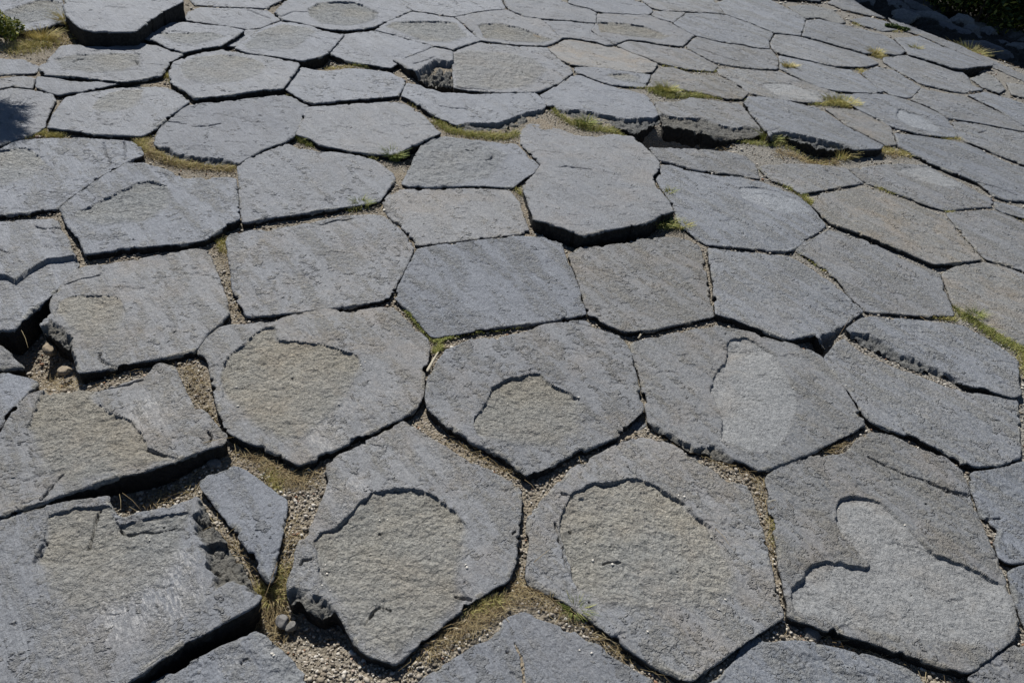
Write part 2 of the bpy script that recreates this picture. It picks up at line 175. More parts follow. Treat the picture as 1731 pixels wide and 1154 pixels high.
s('t92',[(1073,741),(1088,738),(1134,750),(1173,774),(1214,801),(1267,822),(1277,861),(1290,900),(1305,963),(1317,1009),(1325,1042),(1277,1072),(1258,1084),(1214,1115),(1168,1149),(1158,1146),(1107,1124),(1045,1081),(984,1035),(940,1005),(893,983),(890,972),(891,953),(898,907),(890,892),(895,866),(915,846),(945,815),(967,790),(1012,766),(1045,748)],
 [('h',[(966,835),(985,826),(1002,815),(1030,814),(1061,808),(1088,811),(1110,821),(1140,837),(1159,846),(1168,864),(1199,886),(1229,932),(1251,969),(1245,1009),(1199,1033),(1137,1036),(1091,1045),(1015,1030),(975,999),(958,938),(945,883)],.018)],
 [[(950,832),(966,836)],[(1020,952),(1030,946),(1050,950)],[(939,883),(944,900),(953,935),(958,960)]])
s('t93',[(1045,741),(1060,724),(1088,702),(1092,718),(1073,731),(1050,743)])
s('t94',[(705,1155),(753,1122),(799,1092),(831,1082),(855,1046),(889,1031),(905,1046),(947,1059),(984,1071),(1033,1108),(1076,1135),(1107,1152),(1130,1210),(660,1210)],[],[[(870,1085),(878,1110),(886,1154)]])
s('t95',[(262,1150),(307,1126),(368,1095),(429,1066),(437,1068),(470,1095),(492,1119),(517,1147),(560,1210),(200,1210)],
 [('r',[(420,1060),(500,1060),(560,1180),(470,1180)],.01)],[[(408,1118),(415,1112),(424,1110)]])
# ---------------------------------------------------------------- helpers
rng = np.random.default_rng(7)
_gt = np.stack([np.cos(np.linspace(0, 2*np.pi, 256, endpoint=False)), np.sin(np.linspace(0, 2*np.pi, 256, endpoint=False))], 1)
def _h(xi, yi, seed):
    h = (xi.astype(np.uint64)*np.uint64(374761393) + yi.astype(np.uint64)*np.uint64(668265263) + np.uint64(seed*362437+11)) & np.uint64(0xffffffff)
    h ^= h >> np.uint64(13); h = (h*np.uint64(1274126177)) & np.uint64(0xffffffff); h ^= h >> np.uint64(16)
    return h
def perlin(x, y, seed=0):
    x = np.asarray(x, float)+1000.; y = np.asarray(y, float)+1000.
    xi = np.floor(x); yi = np.floor(y); fx = x-xi; fy = y-yi; xi = xi.astype(np.int64); yi = yi.astype(np.int64)
    u = fx*fx*fx*(fx*(fx*6-15)+10); v = fy*fy*fy*(fy*(fy*6-15)+10)
    def g(i, j):
        t = _gt[(_h(xi+i, yi+j, seed) & np.uint64(255)).astype(np.int64)]
        return t[..., 0]*(fx-i)+t[..., 1]*(fy-j)
    a = g(0, 0); b = g(1, 0); c = g(0, 1); d = g(1, 1)
    return ((a+(b-a)*u) + ((c+(d-c)*u)-(a+(b-a)*u))*v)*1.5
def fbm(x, y, seed=0, oct=3, gain=.5):
    s = 0; a = 1; f = 1; n = 0
    for k in range(oct):
        s = s + a*perlin(x*f, y*f, seed+k*17); n += a; a *= gain; f *= 2.03
    return s/n
def sstep(x, a, b):
    t = np.clip((x-a)/(b-a), 0, 1); return t*t*(3-2*t)
def unproj(P, z=0.):
    P = np.atleast_2d(np.array(P, float)); x = (P[:, 0]-865.5)/FPX; y = -(P[:, 1]-577)/FPX
    c, s = math.cos(ROLL), math.sin(ROLL); x, y = c*x-s*y, s*x+c*y
    Y = math.cos(PITCH)+y*math.sin(PITCH); Z = -math.sin(PITCH)+y*math.cos(PITCH)
    t = (z-CAM_H)/Z
    return np.stack([x*t, Y*t], 1)
def px_per_m(x, y):                         # render pixels per metre at a ground point
    d = y*math.cos(PITCH)+CAM_H*math.sin(PITCH)
    return 1024/1731*FPX/d
def inpoly(P, poly):
    x, y = P[:, 0], P[:, 1]; r = np.zeros(len(P), bool); n = len(poly); j = n-1
    for i in range(n):
        xi, yi = poly[i]; xj, yj = poly[j]
        if yi != yj:
            c = ((yi > y) != (yj > y)) & (x < (xj-xi)*(y-yi)/(yj-yi)+xi); r ^= c
        j = i
    return r
def near(P, A, closed=True):                # distance to a polyline and the nearest point
    B = np.roll(A, -1, 0) if closed else A[1:]; A = A if closed else A[:-1]
    D = B-A; L = (D*D).sum(1)+1e-12
    dist = np.empty(len(P)); q = np.empty((len(P), 2)); ix = np.empty(len(P), int)
    for i in range(0, len(P), 4000):
        p = P[i:i+4000, None, :]; t = np.clip(((p-A)*D).sum(2)/L, 0, 1)
        c = A+t[..., None]*D; d = ((p-c)**2).sum(2); k = d.argmin(1); r = np.arange(len(k))
        dist[i:i+4000] = np.sqrt(d[r, k]); q[i:i+4000] = c[r, k]; ix[i:i+4000] = k
    return dist, q, ix
def sdf(P, poly):
    d, _, _ = near(P, poly); return np.where(inpoly(P, poly), -d, d)
def resample(poly, step):
    out = []
    n = len(poly)
    for i in range(n):
        a, b = poly[i], poly[(i+1) % n]; k = max(1, int(np.linalg.norm(b-a)/step))
        for j in range(k): out.append(a+(b-a)*j/k)
    return np.array(out)
def soften(poly, step, rounds=1):           # take the corner off by a little
    p = resample(poly, step)
    for _ in range(rounds): p = (np.roll(p, 1, 0)+2*p+np.roll(p, -1, 0))/4
    return p
def mesh_np(name, V, F, mat=None, parent=None, attrs=None, smooth=True):
    me = bpy.data.meshes.new(name); V = np.asarray(V, np.float32); F = np.asarray(F, np.int32)
    n, k = F.shape
    me.vertices.add(len(V)); me.vertices.foreach_set('co', V.ravel())
    me.loops.add(n*k); me.loops.foreach_set('vertex_index', F.ravel())
    me.polygons.add(n); me.polygons.foreach_set('loop_start', np.arange(n, dtype=np.int32)*k)
    if smooth: me.polygons.foreach_set('use_smooth', np.ones(n, bool))
    for a, v in (attrs or {}).items():
        at = me.attributes.new(a, 'FLOAT', 'POINT'); at.data.foreach_set('value', np.asarray(v, np.float32))
    me.update(calc_edges=True); me.validate()
    if mat: me.materials.append(mat)
    o = bpy.data.objects.new(name, me); scene.collection.objects.link(o)
    if parent is not None: o.parent = parent
    return o
def tag(o, label=None, cat=None, group=None, kind=None):
    if label: o['label'] = label
    if cat: o['category'] = cat
    if group: o['group'] = group
    if kind: o['kind'] = kind
    return o
def submesh(V, F, attrs, keep):
    f = F[keep]; u, inv = np.unique(f, return_inverse=True)
    return V[u], inv.reshape(f.shape), {k: v[u] for k, v in attrs.items()}

# ---------------------------------------------------------------- materials
class NT:
    def __init__(s, name):
        s.m = bpy.data.materials.new(name); s.m.use_nodes = True; s.t = s.m.node_tree; s.b = s.t.nodes['Principled BSDF']
    def n(s, typ, **k):
        o = s.t.nodes.new(typ)
        for a, v in k.items(): setattr(o, a, v)
        return o
    def l(s, a, b): s.t.links.new(a, b)
    def attr(s, name): return s.n('ShaderNodeAttribute', attribute_name=name).outputs['Fac']
    def pos(s, scale=(1, 1, 1), rot=0, obj=False):
        g = s.n('ShaderNodeTexCoord').outputs['Object'] if obj else s.n('ShaderNodeNewGeometry').outputs['Position']
        m = s.n('ShaderNodeMapping'); m.vector_type = 'TEXTURE' if False else 'POINT'
        m.inputs['Scale'].default_value = scale; 
        if rot:
            r = s.n('ShaderNodeVectorRotate', rotation_type='Z_AXIS'); r.inputs['Angle'].default_value = rot; s.l(g, r.inputs['Vector']); g = r.outputs[0]
        s.l(g, m.inputs['Vector']); return m.outputs[0]
    def noise(s, vec, scale, detail=4, rough=.55, dist=0):
        o = s.n('ShaderNodeTexNoise'); s.l(vec, o.inputs['Vector']); o.inputs['Scale'].default_value = scale
        o.inputs['Detail'].default_value = detail; o.inputs['Roughness'].default_value = rough; o.inputs['Distortion'].default_value = dist
        return o.outputs['Fac']
    def ramp(s, fac, *st):
        o = s.n('ShaderNodeValToRGB'); e = o.color_ramp.elements
        while len(e) < len(st): e.new(.5)
        for x, (p, c) in zip(e, st): x.position = p; x.color = (*c, 1) if isinstance(c, tuple) else (c, c, c, 1)
        s.l(fac, o.inputs[0]); return o.outputs[0]
    def mix(s, fac, a, b, mode='MIX'):
        o = s.n('ShaderNodeMix', data_type='RGBA', blend_type=mode)
        for i, v in ((0, fac), (6, a), (7, b)):
            if isinstance(v, (int, float)): o.inputs[i].default_value = v
            elif isinstance(v, tuple): o.inputs[i].default_value = (*v, 1)
            else: s.l(v, o.inputs[i])
        return o.outputs[2]
    def math(s, op, a, b=None, clamp=False):
        o = s.n('ShaderNodeMath', operation=op, use_clamp=clamp)
        for i, v in ((0, a), (1, b)):
            if v is None: continue
            if isinstance(v, (int, float)): o.inputs[i].default_value = v
            else: s.l(v, o.inputs[i])
        return o.outputs[0]
    def bump(s, h, dist, strength=1., nrm=None):
        o = s.n('ShaderNodeBump'); o.inputs['Distance'].default_value = dist; o.inputs['Strength'].default_value = strength
        s.l(h, o.inputs['Height'])
        if nrm is not None: s.l(nrm, o.inputs['Normal'])
        return o.outputs[0]
STRIA = R(-48)
def rock_material():
    k = NT('basalt'); rough = k.attr('rough'); peel = k.attr('peel'); light = k.attr('light'); scuff = k.attr('scuff'); tint = k.attr('tint'); warm = k.attr('warm'); val = k.attr('val'); sid = k.attr('sid')
    g = k.n('ShaderNodeNewGeometry').outputs['Position']; cb = k.n('ShaderNodeCombineXYZ')
    for q, m in ((0, 3.1), (1, 7.3), (2, 5.7)): k.l(k.math('MULTIPLY', sid, m), cb.inputs[q])
    va = k.n('ShaderNodeVectorMath', operation='ADD'); k.l(g, va.inputs[0]); k.l(cb.outputs[0], va.inputs[1]); P = va.outputs[0]
    rt = k.n('ShaderNodeVectorRotate', rotation_type='Z_AXIS'); rt.inputs['Angle'].default_value = -STRIA; k.l(P, rt.inputs['Vector'])
    def sc(v):
        m = k.n('ShaderNodeVectorMath', operation='MULTIPLY'); k.l(rt.outputs[0], m.inputs[0]); m.inputs[1].default_value = v; return m.outputs[0]
    n1 = k.noise(P, 9, 5, .6); n2 = k.noise(P, 70, 4, .65); n3 = k.noise(P, 330, 3, .7); n4 = k.noise(P, 3.0, 4, .6); n5 = k.noise(P, 1.6, 3, .55)
    stn = k.noise(sc((3.5, 75, 20)), 1.6, 5, .68); stn2 = k.noise(sc((1.1, 17, 6)), 1.4, 4, .6); stn3 = k.noise(sc((2.2, 9, 4)), 1.6, 5, .65)
    polish = k.ramp(k.math('ADD', k.math('MULTIPLY', stn, .5), k.math('MULTIPLY', stn2, .5)), (.32, (.188, .201, .228)), (.5, (.222, .236, .265)), (.70, (.258, .272, .302)))
    dark = k.ramp(k.noise(P, 95, 4, .68, .5), (.38, (.115, .128, .152)), (.5, (.185, .197, .216)), (.62, (.245, .254, .265)))
    polish = k.mix(k.math('MULTIPLY', k.ramp(stn2, (.38, .1), (.56, 1.)), tint), polish, dark)
    # tan weathering where the polish has worn through, drawn out along the striae
    wth = k.math('MULTIPLY', k.math('MULTIPLY', k.attr('wear'), k.ramp(stn3, (.47, 0.), (.58, 1.))), k.ramp(k.noise(P, 60, 4, .7), (.38, .15), (.56, .9)))
    polish = k.mix(k.math('MULTIPLY', wth, .55), polish, (.248, .243, .225))
    spall = k.ramp(n2, (.3, (.225, .235, .240)), (.5, (.300, .309, .308)), (.72, (.39, .394, .384)))
    spall = k.mix(k.ramp(n4, (.44, 0.), (.64, .8)), spall, k.ramp(n2, (.3, (.262, .253, .224)), (.7, (.425, .406, .358))))
    pale = k.ramp(n2, (.3, (.22, .236, .26)), (.7, (.325, .34, .362)))
    c = k.mix(k.math('MULTIPLY', peel, .28), polish, k.mix(.4, spall, (.25, .235, .205)))
    spall = k.mix(k.math('MULTIPLY', warm, k.ramp(k.noise(P, 2.6, 3, .5), (.40, 0.), (.64, .65))), spall, k.ramp(n2, (.3, (.275, .260, .222)), (.7, (.425, .402, .345))))
    c = k.mix(rough, c, spall); c = k.mix(light, c, pale)
    c = k.mix(k.math('MULTIPLY', k.ramp(k.noise(P, 5.5, 5, .65, .4), (.48, 0.), (.70, .45)), warm), c, (.30, .245, .185))     # rusty bloom
    c = k.mix(k.ramp(n5, (.36, .35), (.56, 0.)), c, k.mix(1., c, (.82, .85, .9), 'MULTIPLY'))
    gr = k.ramp(k.noise(P, 150, 4, .75, .3), (.30, .66), (.5, 1.), (.68, 1.28)); c = k.mix(k.math('ADD', .52, k.math('MULTIPLY', rough, .42)), c, k.mix(1., c, gr, 'MULTIPLY'))
    c = k.mix(k.ramp(n3, (.34, .6), (.47, 0.)), c, (.055, .058, .065))                 # dark mineral flecks
    c = k.mix(k.ramp(k.noise(P, 520, 2, .6), (.66, 0.), (.76, .6)), c, (.5, .5, .5))  # pale flecks
    s2 = k.math('MULTIPLY', scuff, k.ramp(k.noise(sc((50, 170, 200)), 1, 5, .75), (.49, 0.), (.60, 1.)))
    c = k.mix(k.math('MULTIPLY', s2, .75), c, (.47, .475, .49))
    cv = k.n('ShaderNodeCombineXYZ'); k.l(k.math('MULTIPLY', val, k.math('ADD', .97, k.math('MULTIPLY', warm, .07))), cv.inputs[0]); k.l(val, cv.inputs[1]); k.l(k.math('MULTIPLY', val, k.math('SUBTRACT', 1.03, k.math('MULTIPLY', warm, .12))), cv.inputs[2])
    c = k.mix(1., c, cv.outputs[0], 'MULTIPLY')
    side = k.attr('side'); c = k.mix(side, c, k.ramp(n2, (.3, (.012, .012, .012)), (.7, (.05, .048, .045))))  # unlit walls and broken ledges: shade painted in as near-black stone
    k.l(c, k.b.inputs['Base Color'])
    r = k.math('ADD', .60, k.math('MULTIPLY', k.math('MAXIMUM', rough, peel), .20)); r = k.math('ADD', r, k.math('MULTIPLY', n2, .14)); k.l(r, k.b.inputs['Roughness'])
    k.b.inputs['Specular IOR Level'].default_value = .36
    amp = k.math('ADD', .27, k.math('MULTIPLY', k.math('MAXIMUM', k.math('MULTIPLY', rough, k.math('SUBTRACT', 1, k.math('MULTIPLY', light, .45))), k.math('MAXIMUM', k.math('MULTIPLY', peel, .6), k.math('MULTIPLY', wth, .38))), .72))
    hh = k.math('ADD', k.math('MULTIPLY', k.noise(P, 120, 5, .7, .3), 1.), k.math('MULTIPLY', k.noise(P, 45, 4, .6, .6), 1.4))
    q1 = k.math('FRACT', k.math('MULTIPLY', k.noise(P, 26, 5, .62, .8), 7.)); q2 = k.math('FRACT', k.math('MULTIPLY', k.noise(P, 75, 4, .6, .8), 5.))
    hh = k.math('ADD', hh, k.math('ADD', k.math('MULTIPLY', q1, .42), k.math('MULTIPLY', q2, .30)))
    hh = k.math('MULTIPLY', hh, amp)
    hh = k.math('ADD', hh, k.math('MULTIPLY', k.math('MULTIPLY', stn, .6), k.math('SUBTRACT', 1, rough)))
    k.l(k.bump(hh, .009, 1.), k.b.inputs['Normal'])
    return k.m
def ground_material():
    k = NT('gravel_soil'); P = k.pos(); n = k.noise(P, 130, 4, .7); v = k.n('ShaderNodeTexVoronoi'); v.inputs['Scale'].default_value = 120; k.l(P, v.inputs['Vector'])
    n2 = k.noise(P, 6, 4, .6)
    c = k.ramp(n, (.3, (.09, .078, .06)), (.5, (.20, .178, .14)), (.68, (.33, .30, .25)))
    c = k.mix(k.ramp(n2, (.45, 0.), (.65, .7)), c, (.24, .2, .145))
    c = k.mix(k.ramp(v.outputs['Color'], (.55, 0.), (.9, .45)), c, (.42, .4, .37))
    c = k.mix(k.attr('dust'), c, k.ramp(n, (.3, (.15, .15, .145)), (.7, (.30, .295, .275))))
    c = k.mix(k.attr('far'), c, k.ramp(n, (.3, (.018, .017, .014)), (.7, (.06, .055, .045))))  # tree shade beyond the rim painted into the ground as near-black colour
    k.l(c, k.b.inputs['Base Color']); k.b.inputs['Roughness'].default_value = .95
    k.l(k.bump(k.math('ADD', k.noise(P, 90, 4, .7), k.math('MULTIPLY', v.outputs['Distance'], -1.2)), .008), k.b.inputs['Normal'])
    return k.m
def varied(name, stops, rough=.8, bump=None, trans=0, obj_noise=0):
    k = NT(name); t = k.attr('tint'); c = k.ramp(t, *stops)
    if obj_noise:
        c = k.mix(k.ramp(k.noise(k.pos(), obj_noise, 4, .6), (.35, .6), (.6, 0.)), c, k.mix(1., c, (.45, .45, .45), 'MULTIPLY'))
    k.l(c, k.b.inputs['Base Color']); k.b.inputs['Roughness'].default_value = rough
    if bump: k.l(k.bump(k.noise(k.pos(), bump, 5, .65), .25/bump), k.b.inputs['Normal'])
    if trans:
        tr = k.n('ShaderNodeBsdfTranslucent'); k.l(c, tr.inputs[0]); mx = k.n('ShaderNodeMixShader'); mx.inputs[0].default_value = trans
        k.l(k.b.outputs[0], mx.inputs[1]); k.l(tr.outputs[0], mx.inputs[2]); k.l(mx.outputs[0], k.t.nodes['Material Output'].inputs[0])
    return k.m
ROCK = rock_material(); GROUND = ground_material()
PEBBLE = varied('pumice_pebbles', ((0, (.09, .075, .06)), (.3, (.26, .225, .175)), (.6, (.40, .365, .31)), (.88, (.62, .60, .55)), (.93, (.27, .15, .09)), (1, (.2, .12, .08))), .9, 350)
STRAW = varied('dry_straw', ((0, (.22, .15, .075)), (.5, (.42, .33, .17)), (1, (.62, .53, .32))), .75, None, .25)
GRASS = varied('grass_blades', ((0, (.70, .60, .31)), (.35, (.62, .58, .24)), (.6, (.42, .46, .15)), (1, (.14, .23, .05))), .7, None, .3)
LEAF = varied('leaves', ((0, (.03, .055, .012)), (.6, (.06, .11, .02)), (.85, (.22, .24, .04)), (1, (.60, .52, .09))), .55, None, .3)
BARK = varied('bark', ((0, (.08, .055, .04)), (1, (.19, .14, .1))), .9, 60)
STONE = varied('weathered_stone', ((0, (.14, .14, .145)), (.5, (.24, .235, .22)), (1, (.34, .28, .2))), .85, 60, 0, 40)
WOOD = varied('bleached_wood', ((0, (.3, .26, .19)), (1, (.46, .42, .33))), .8, 120)

# ---------------------------------------------------------------- heights of the column tops (metres above the mean pavement)
DZ = dict(raised_tl=.10, tl0=.03, t2=.03, t4=.02, t5=.02, t6=.015, t6b=.035, t7=.02, t8=.03, t9=.012, t10=.025, t11=.012, t13=.01, t14=.02, t15=.015, t16=.022, t17=.015,
          t18=.01, t19=.005, t45=.0, t46=.0, t47=.015, t48=.012, t49=.03, t50=.05, t52=.015, t53=.012, t54=.015, t56=.0, t57=-.004, t58=-.004, t59=.0, t60=.015, t61=.0, t62=.005,
          t63=.02, t64=.01, t65=.025, t66=.015, t67=.015, t68=-.01, t69=-.005, t70=.012, t72=-.008, t73=-.008, t74=.024, t75=.007, t76=.0, t77=.018, t78=.025, t79=.01, t80=.03, t81=.018,
          t82=.015, t83=.008, t84=.008, t85=.022, t86=.018, t87=.03, t88=-.005, t88b=-.01, t89=.03, t90=.0, t91=.018, t92=.01, t93=-.012, t94=-.004, t95=-.004, t12b=-.006, t37a=-.006, t37b=-.006,
          t31=-.004, t32=-.01, t33=.0, t34=.03, t28=.02, t29=.015, t30=.025, t36=.0, t38=.0, t39=.01, t40=.0, t41=.01, t27=.01, t42=.01, t28u=.03, t44=.0, t43=.0)
DARKMOTTLE = 'regional'                      # the right side of the pavement is mottled darker
SCUFFS = [((215, 1030), 75, 1.), ((300, 960), 45, 1.), ((300, 1010), 60, 1.), ((260, 690), 65, .9), ((545, 735), 50, .7), ((590, 690), 40, .4), ((590, 830), 40, .7),
          ((650, 660), 60, .25), ((740, 770), 60, .25), ((130, 1085), 50, .6), ((1287, 340), 22, 1.), ((1452, 905), 25, .5), ((1225, 745), 18, .6), ((545, 830), 30, .5), ((385, 1120), 25, .9),
          ((1560, 700), 22, .7), ((45, 285), 12, .6), ((1170, 655), 30, .3), ((690, 790), 60, .25), ((525, 960), 30, .5)]
LABELS = {}
LABELS.update(dict(
raised_tl='tall raised smooth grey block with deep black sides at the top left',
tl0='grey stone with an arched hollow filling the upper left corner',
t2='grey stone with long arched rim just right of the tall raised block',
t2b='narrow slanted stone strip between two hollowed stones near the tall block',
t3='stone with a dark crack near its right end, beside the tall block',
t3u='stone at the top edge touching the rear corner of the tall raised block',
t4='stone with broad tan hollow and black gap at its lower right corner, upper left',
t5='stone with clear arched hollow at the top edge, left of centre',
t6='smooth bluish stone with thin white seam on its left, left of the broken boulder-like block',
t6b='small stone broken into a rough dark boulder-like face at the top centre',
t7='hollowed stone with long dark arc directly behind the broken boulder-like block',
t8='six-sided stone with wide shallow tan hollow, below right of the tall raised block',
t9='smooth bluish six-sided stone without hollow, between two grassy joints at upper left centre',
t10='long stone with faint streaked hollow just below the tall raised block',
t11='thin tapering sliver of stone with black gap above it, upper left',
t12='small grey stone at the left edge ending at a white seam beside the thin sliver',
t12b='half buried stone at the left edge among dirt below the leafy plant',
t13='stone at the left edge partly covered by needle shadow, above the grassy joint',
t14='bluish stone with small oval tan hollow and short dark crack at upper left',
t15='large rounded stone with chipped lower edge above the curved strip of straw grass',
t16='smooth six-sided bluish stone without hollow, left of the gravelly sloping stone',
t17='wide stone with thin broken ledge along its lower edge, just below the rough crumpled stone',
t18='rough crumpled stone without polish, right of the broken boulder-like block',
t19='stone with double dark arc hollow behind the rough crumpled stone',
t20='stone at the top edge centre behind two arched hollow stones',
t21='flat stone at the top edge right of centre with shadowed notch at its right corner',
t22='small tan stone wedged between the double-arc stone and a long ledged stone at the top',
t23='long stone with a curved ledge across its middle near the top, right of centre',
t24='stone cut by the top edge above the long ledged stone',
t25='little four-sided stone at the top between the long ledged stone and the larger plain stones',
t26='stone cut by the top edge, right of centre, with dark crack along its lower side',
t27='plain grey stone right of the little four-sided stone at the top',
t28='pale grey stone at the top edge with black gap under its lower right side',
t28u='stone barely in view at the top edge behind the pale grey stone with dark gap',
t29='long stone lying below the black slanted gap at the upper right',
t30='wide stone above the tan grass tuft at the upper right, behind the black slanted gap',
t31='rough pale crumbly stone at the top edge near the rim of the pavement',
t32='small smooth stone between grass and the creeping plant near the rim',
t33='sloping slab at the top edge forming the outer rim of the pavement',
t34='stone left of the deep black hole near the outer rim at upper right',
t35='long narrow rim stone running beside the large grass bunch to the right edge',
t36='large stone immediately below the deep black hole near the right edge',
t37a='pale weathered stone in rubble right of the deep black hole',
t37b='pale weathered stone in rubble cut by the right edge',
t38='stone at the right edge below the pale rubble stones',
t39='long diagonal stone with black crack along its upper side at the right edge',
t40='small blunt stone between two grassy seams at the upper right',
t41='long pointed stone right of the small straw-yellow tuft at upper right',
t42='wide stone with thin diagonal crack left of the small straw-yellow tuft',
t43='long stone with pale smooth oval hollow above the long yellow grass tuft',
t44='grey stone behind the brownish stone at upper right of centre',
t45='stone with light brown tinge, right of the rough crumpled stone',
t46='small stone with pale lip hollow above a yellow-green grass clump',
t47='speckled grey stone with thick broken ledge below, above the raised central stone',
t48='long stone with brown tinge right of the small stone with pale lip hollow',
t49='stone with cracked undercut edge above the large dark pit at upper right centre',
t50='thick overhanging stone with black shaded side at the upper right',
t51='narrow reddish grey stone right of the thick overhanging stone',
t52='wide stone with small clearly outlined pale hollow at the upper right',
t53='smooth stone cut by the right edge below the long diagonal stone',
t54='long stone with rounded pale lit edge reaching down to the right edge',
t55='thin sliver at the right edge below a dark ledge',
t56='stone with faint light smear, below the rounded pale lit edge',
t57='small flat stone just below the gravel where the pale rounded loose stone lies',
t58='low irregular flat stone below the dark pit, above a crooked crack',
t59='large stone with small bright white-streaked hollow, right of the raised central stone',
t60='large brownish stone with broken lower right corner at the right',
t61='plain stone cut by the right edge beside the large brownish stone',
t62='long diagonal stone below the large brownish stone, with gravel crack on its left',
t63='striated dark stone with broken dark corner at lower right, right of centre',
t64='stone with brown tinge at the right edge above the widest grassy joint',
t65='stone at the right with thick rough step along its lower left side',
t66='large dark mottled stone with white scratch at the right, below the stepped stone',
t67='stone with tall smooth pale bluish hollow, right of centre',
t68='rough dark stone cut by the right edge beside a pale dusty joint',
t69='stone at the right edge below the pale dusty joint, near the bottom',
t70='very large stone with two-armed pale hollow at the lower right',
t72='stone cut by the bottom edge below the stone with two-armed hollow',
t73='stone in the bottom right corner of the view',
t74='raised many-sided central stone with thick black shadow under its lower edges',
t75='irregular rough stone with gravel on its left flank, left of the raised central stone',
t76='flat plain stone left of the raised central stone, with a gravel gap on its right',
t77='wide smooth stone without hollow, left of centre above a long black crack',
t78='large stone with elongated arched hollow and thick black lower edge at the left',
t79='stone at the left edge with pale spot and cracked right end, above a black crack',
t80='stepped stone with crooked crack and thick dark side at the left edge',
t81='large stone with shallow arc near its left end and rough left side, left of centre',
t82='large four-sided striped stone with cracked upper edge, left of the centre',
t83='large plain six-sided stone in the centre above the green moss',
t84='plain brownish stone directly below the raised central stone',
t85='stone with round dark-rimmed hollow and sharp lower corner, centre of the view',
t86='large stone with wide tan hollow and striped right part, left of centre',
t87='stone with brown-centred hollow and white-mottled polished band at the left',
t88='small pointed polished stone at the left edge above the brown-centred hollow',
t88b='low broken stone at the left edge among gravel',
t89='huge stone with white scuffed patches and deep black lower edge in the bottom left corner',
t90='small wedge-shaped stone pointing down between two gravel gaps at lower left',
t91='stone with large round black-rimmed hollow and diagonal stripes, bottom left of centre',
t92='largest tan-hollowed stone at the bottom right of centre, ending in a low corner',
t93='tiny triangular pale stone wedged between three large stones right of centre',
t94='arched stone cut by the bottom edge at the centre',
t95='rough stone cut by the bottom edge, beneath the huge scuffed stone'))


WARM = dict(t60=1., t45=1., t48=.9, t84=.7, t64=.9, t44=.5, t51=.8, t70=.6, t92=.6, t86=.75, t91=.6, t89=.45, t67=.6, t76=.6, t85=.5, t57=.6, t56=.4, t43=.5, t87=.7, t74=.4, t49=.4, t61=.5, t62=.4, t19=.3, t81=.6, t82=.5)
TILT = dict(t74=(.022, -.045), t50=(-.01, -.03), t49=(0., -.02), t6b=(.02, -.04), t34=(.01, -.02), t87=(.01, -.03), t80=(.02, -.02))
def facets(x, y, cell, seed):
    cx_, cy_ = np.floor(x/cell), np.floor(y/cell); best = np.full(len(x), 9.); out = np.zeros(len(x))
    for i in (-1, 0, 1):
        for j in (-1, 0, 1):
            ax_, ay_ = (cx_+i+5000).astype(np.int64), (cy_+j+5000).astype(np.int64); u = (_h(ax_, ay_, seed) & np.uint64(1023)).astype(float)/1023; v = (_h(ax_, ay_, seed+3) & np.uint64(1023)).astype(float)/1023; w = (_h(ax_, ay_, seed+7) & np.uint64(1023)).astype(float)/1023
            dx, dy = x/cell-(cx_+i+u), y/cell-(cy_+j+v); d = np.abs(dx)+np.abs(dy)*.8+.3*np.hypot(dx, dy); m = d < best; best = np.where(m, d, best); out = np.where(m, (w-.5)+dx*(v-.5)*1.1+dy*(u-.5)*1.1, out)
    return out
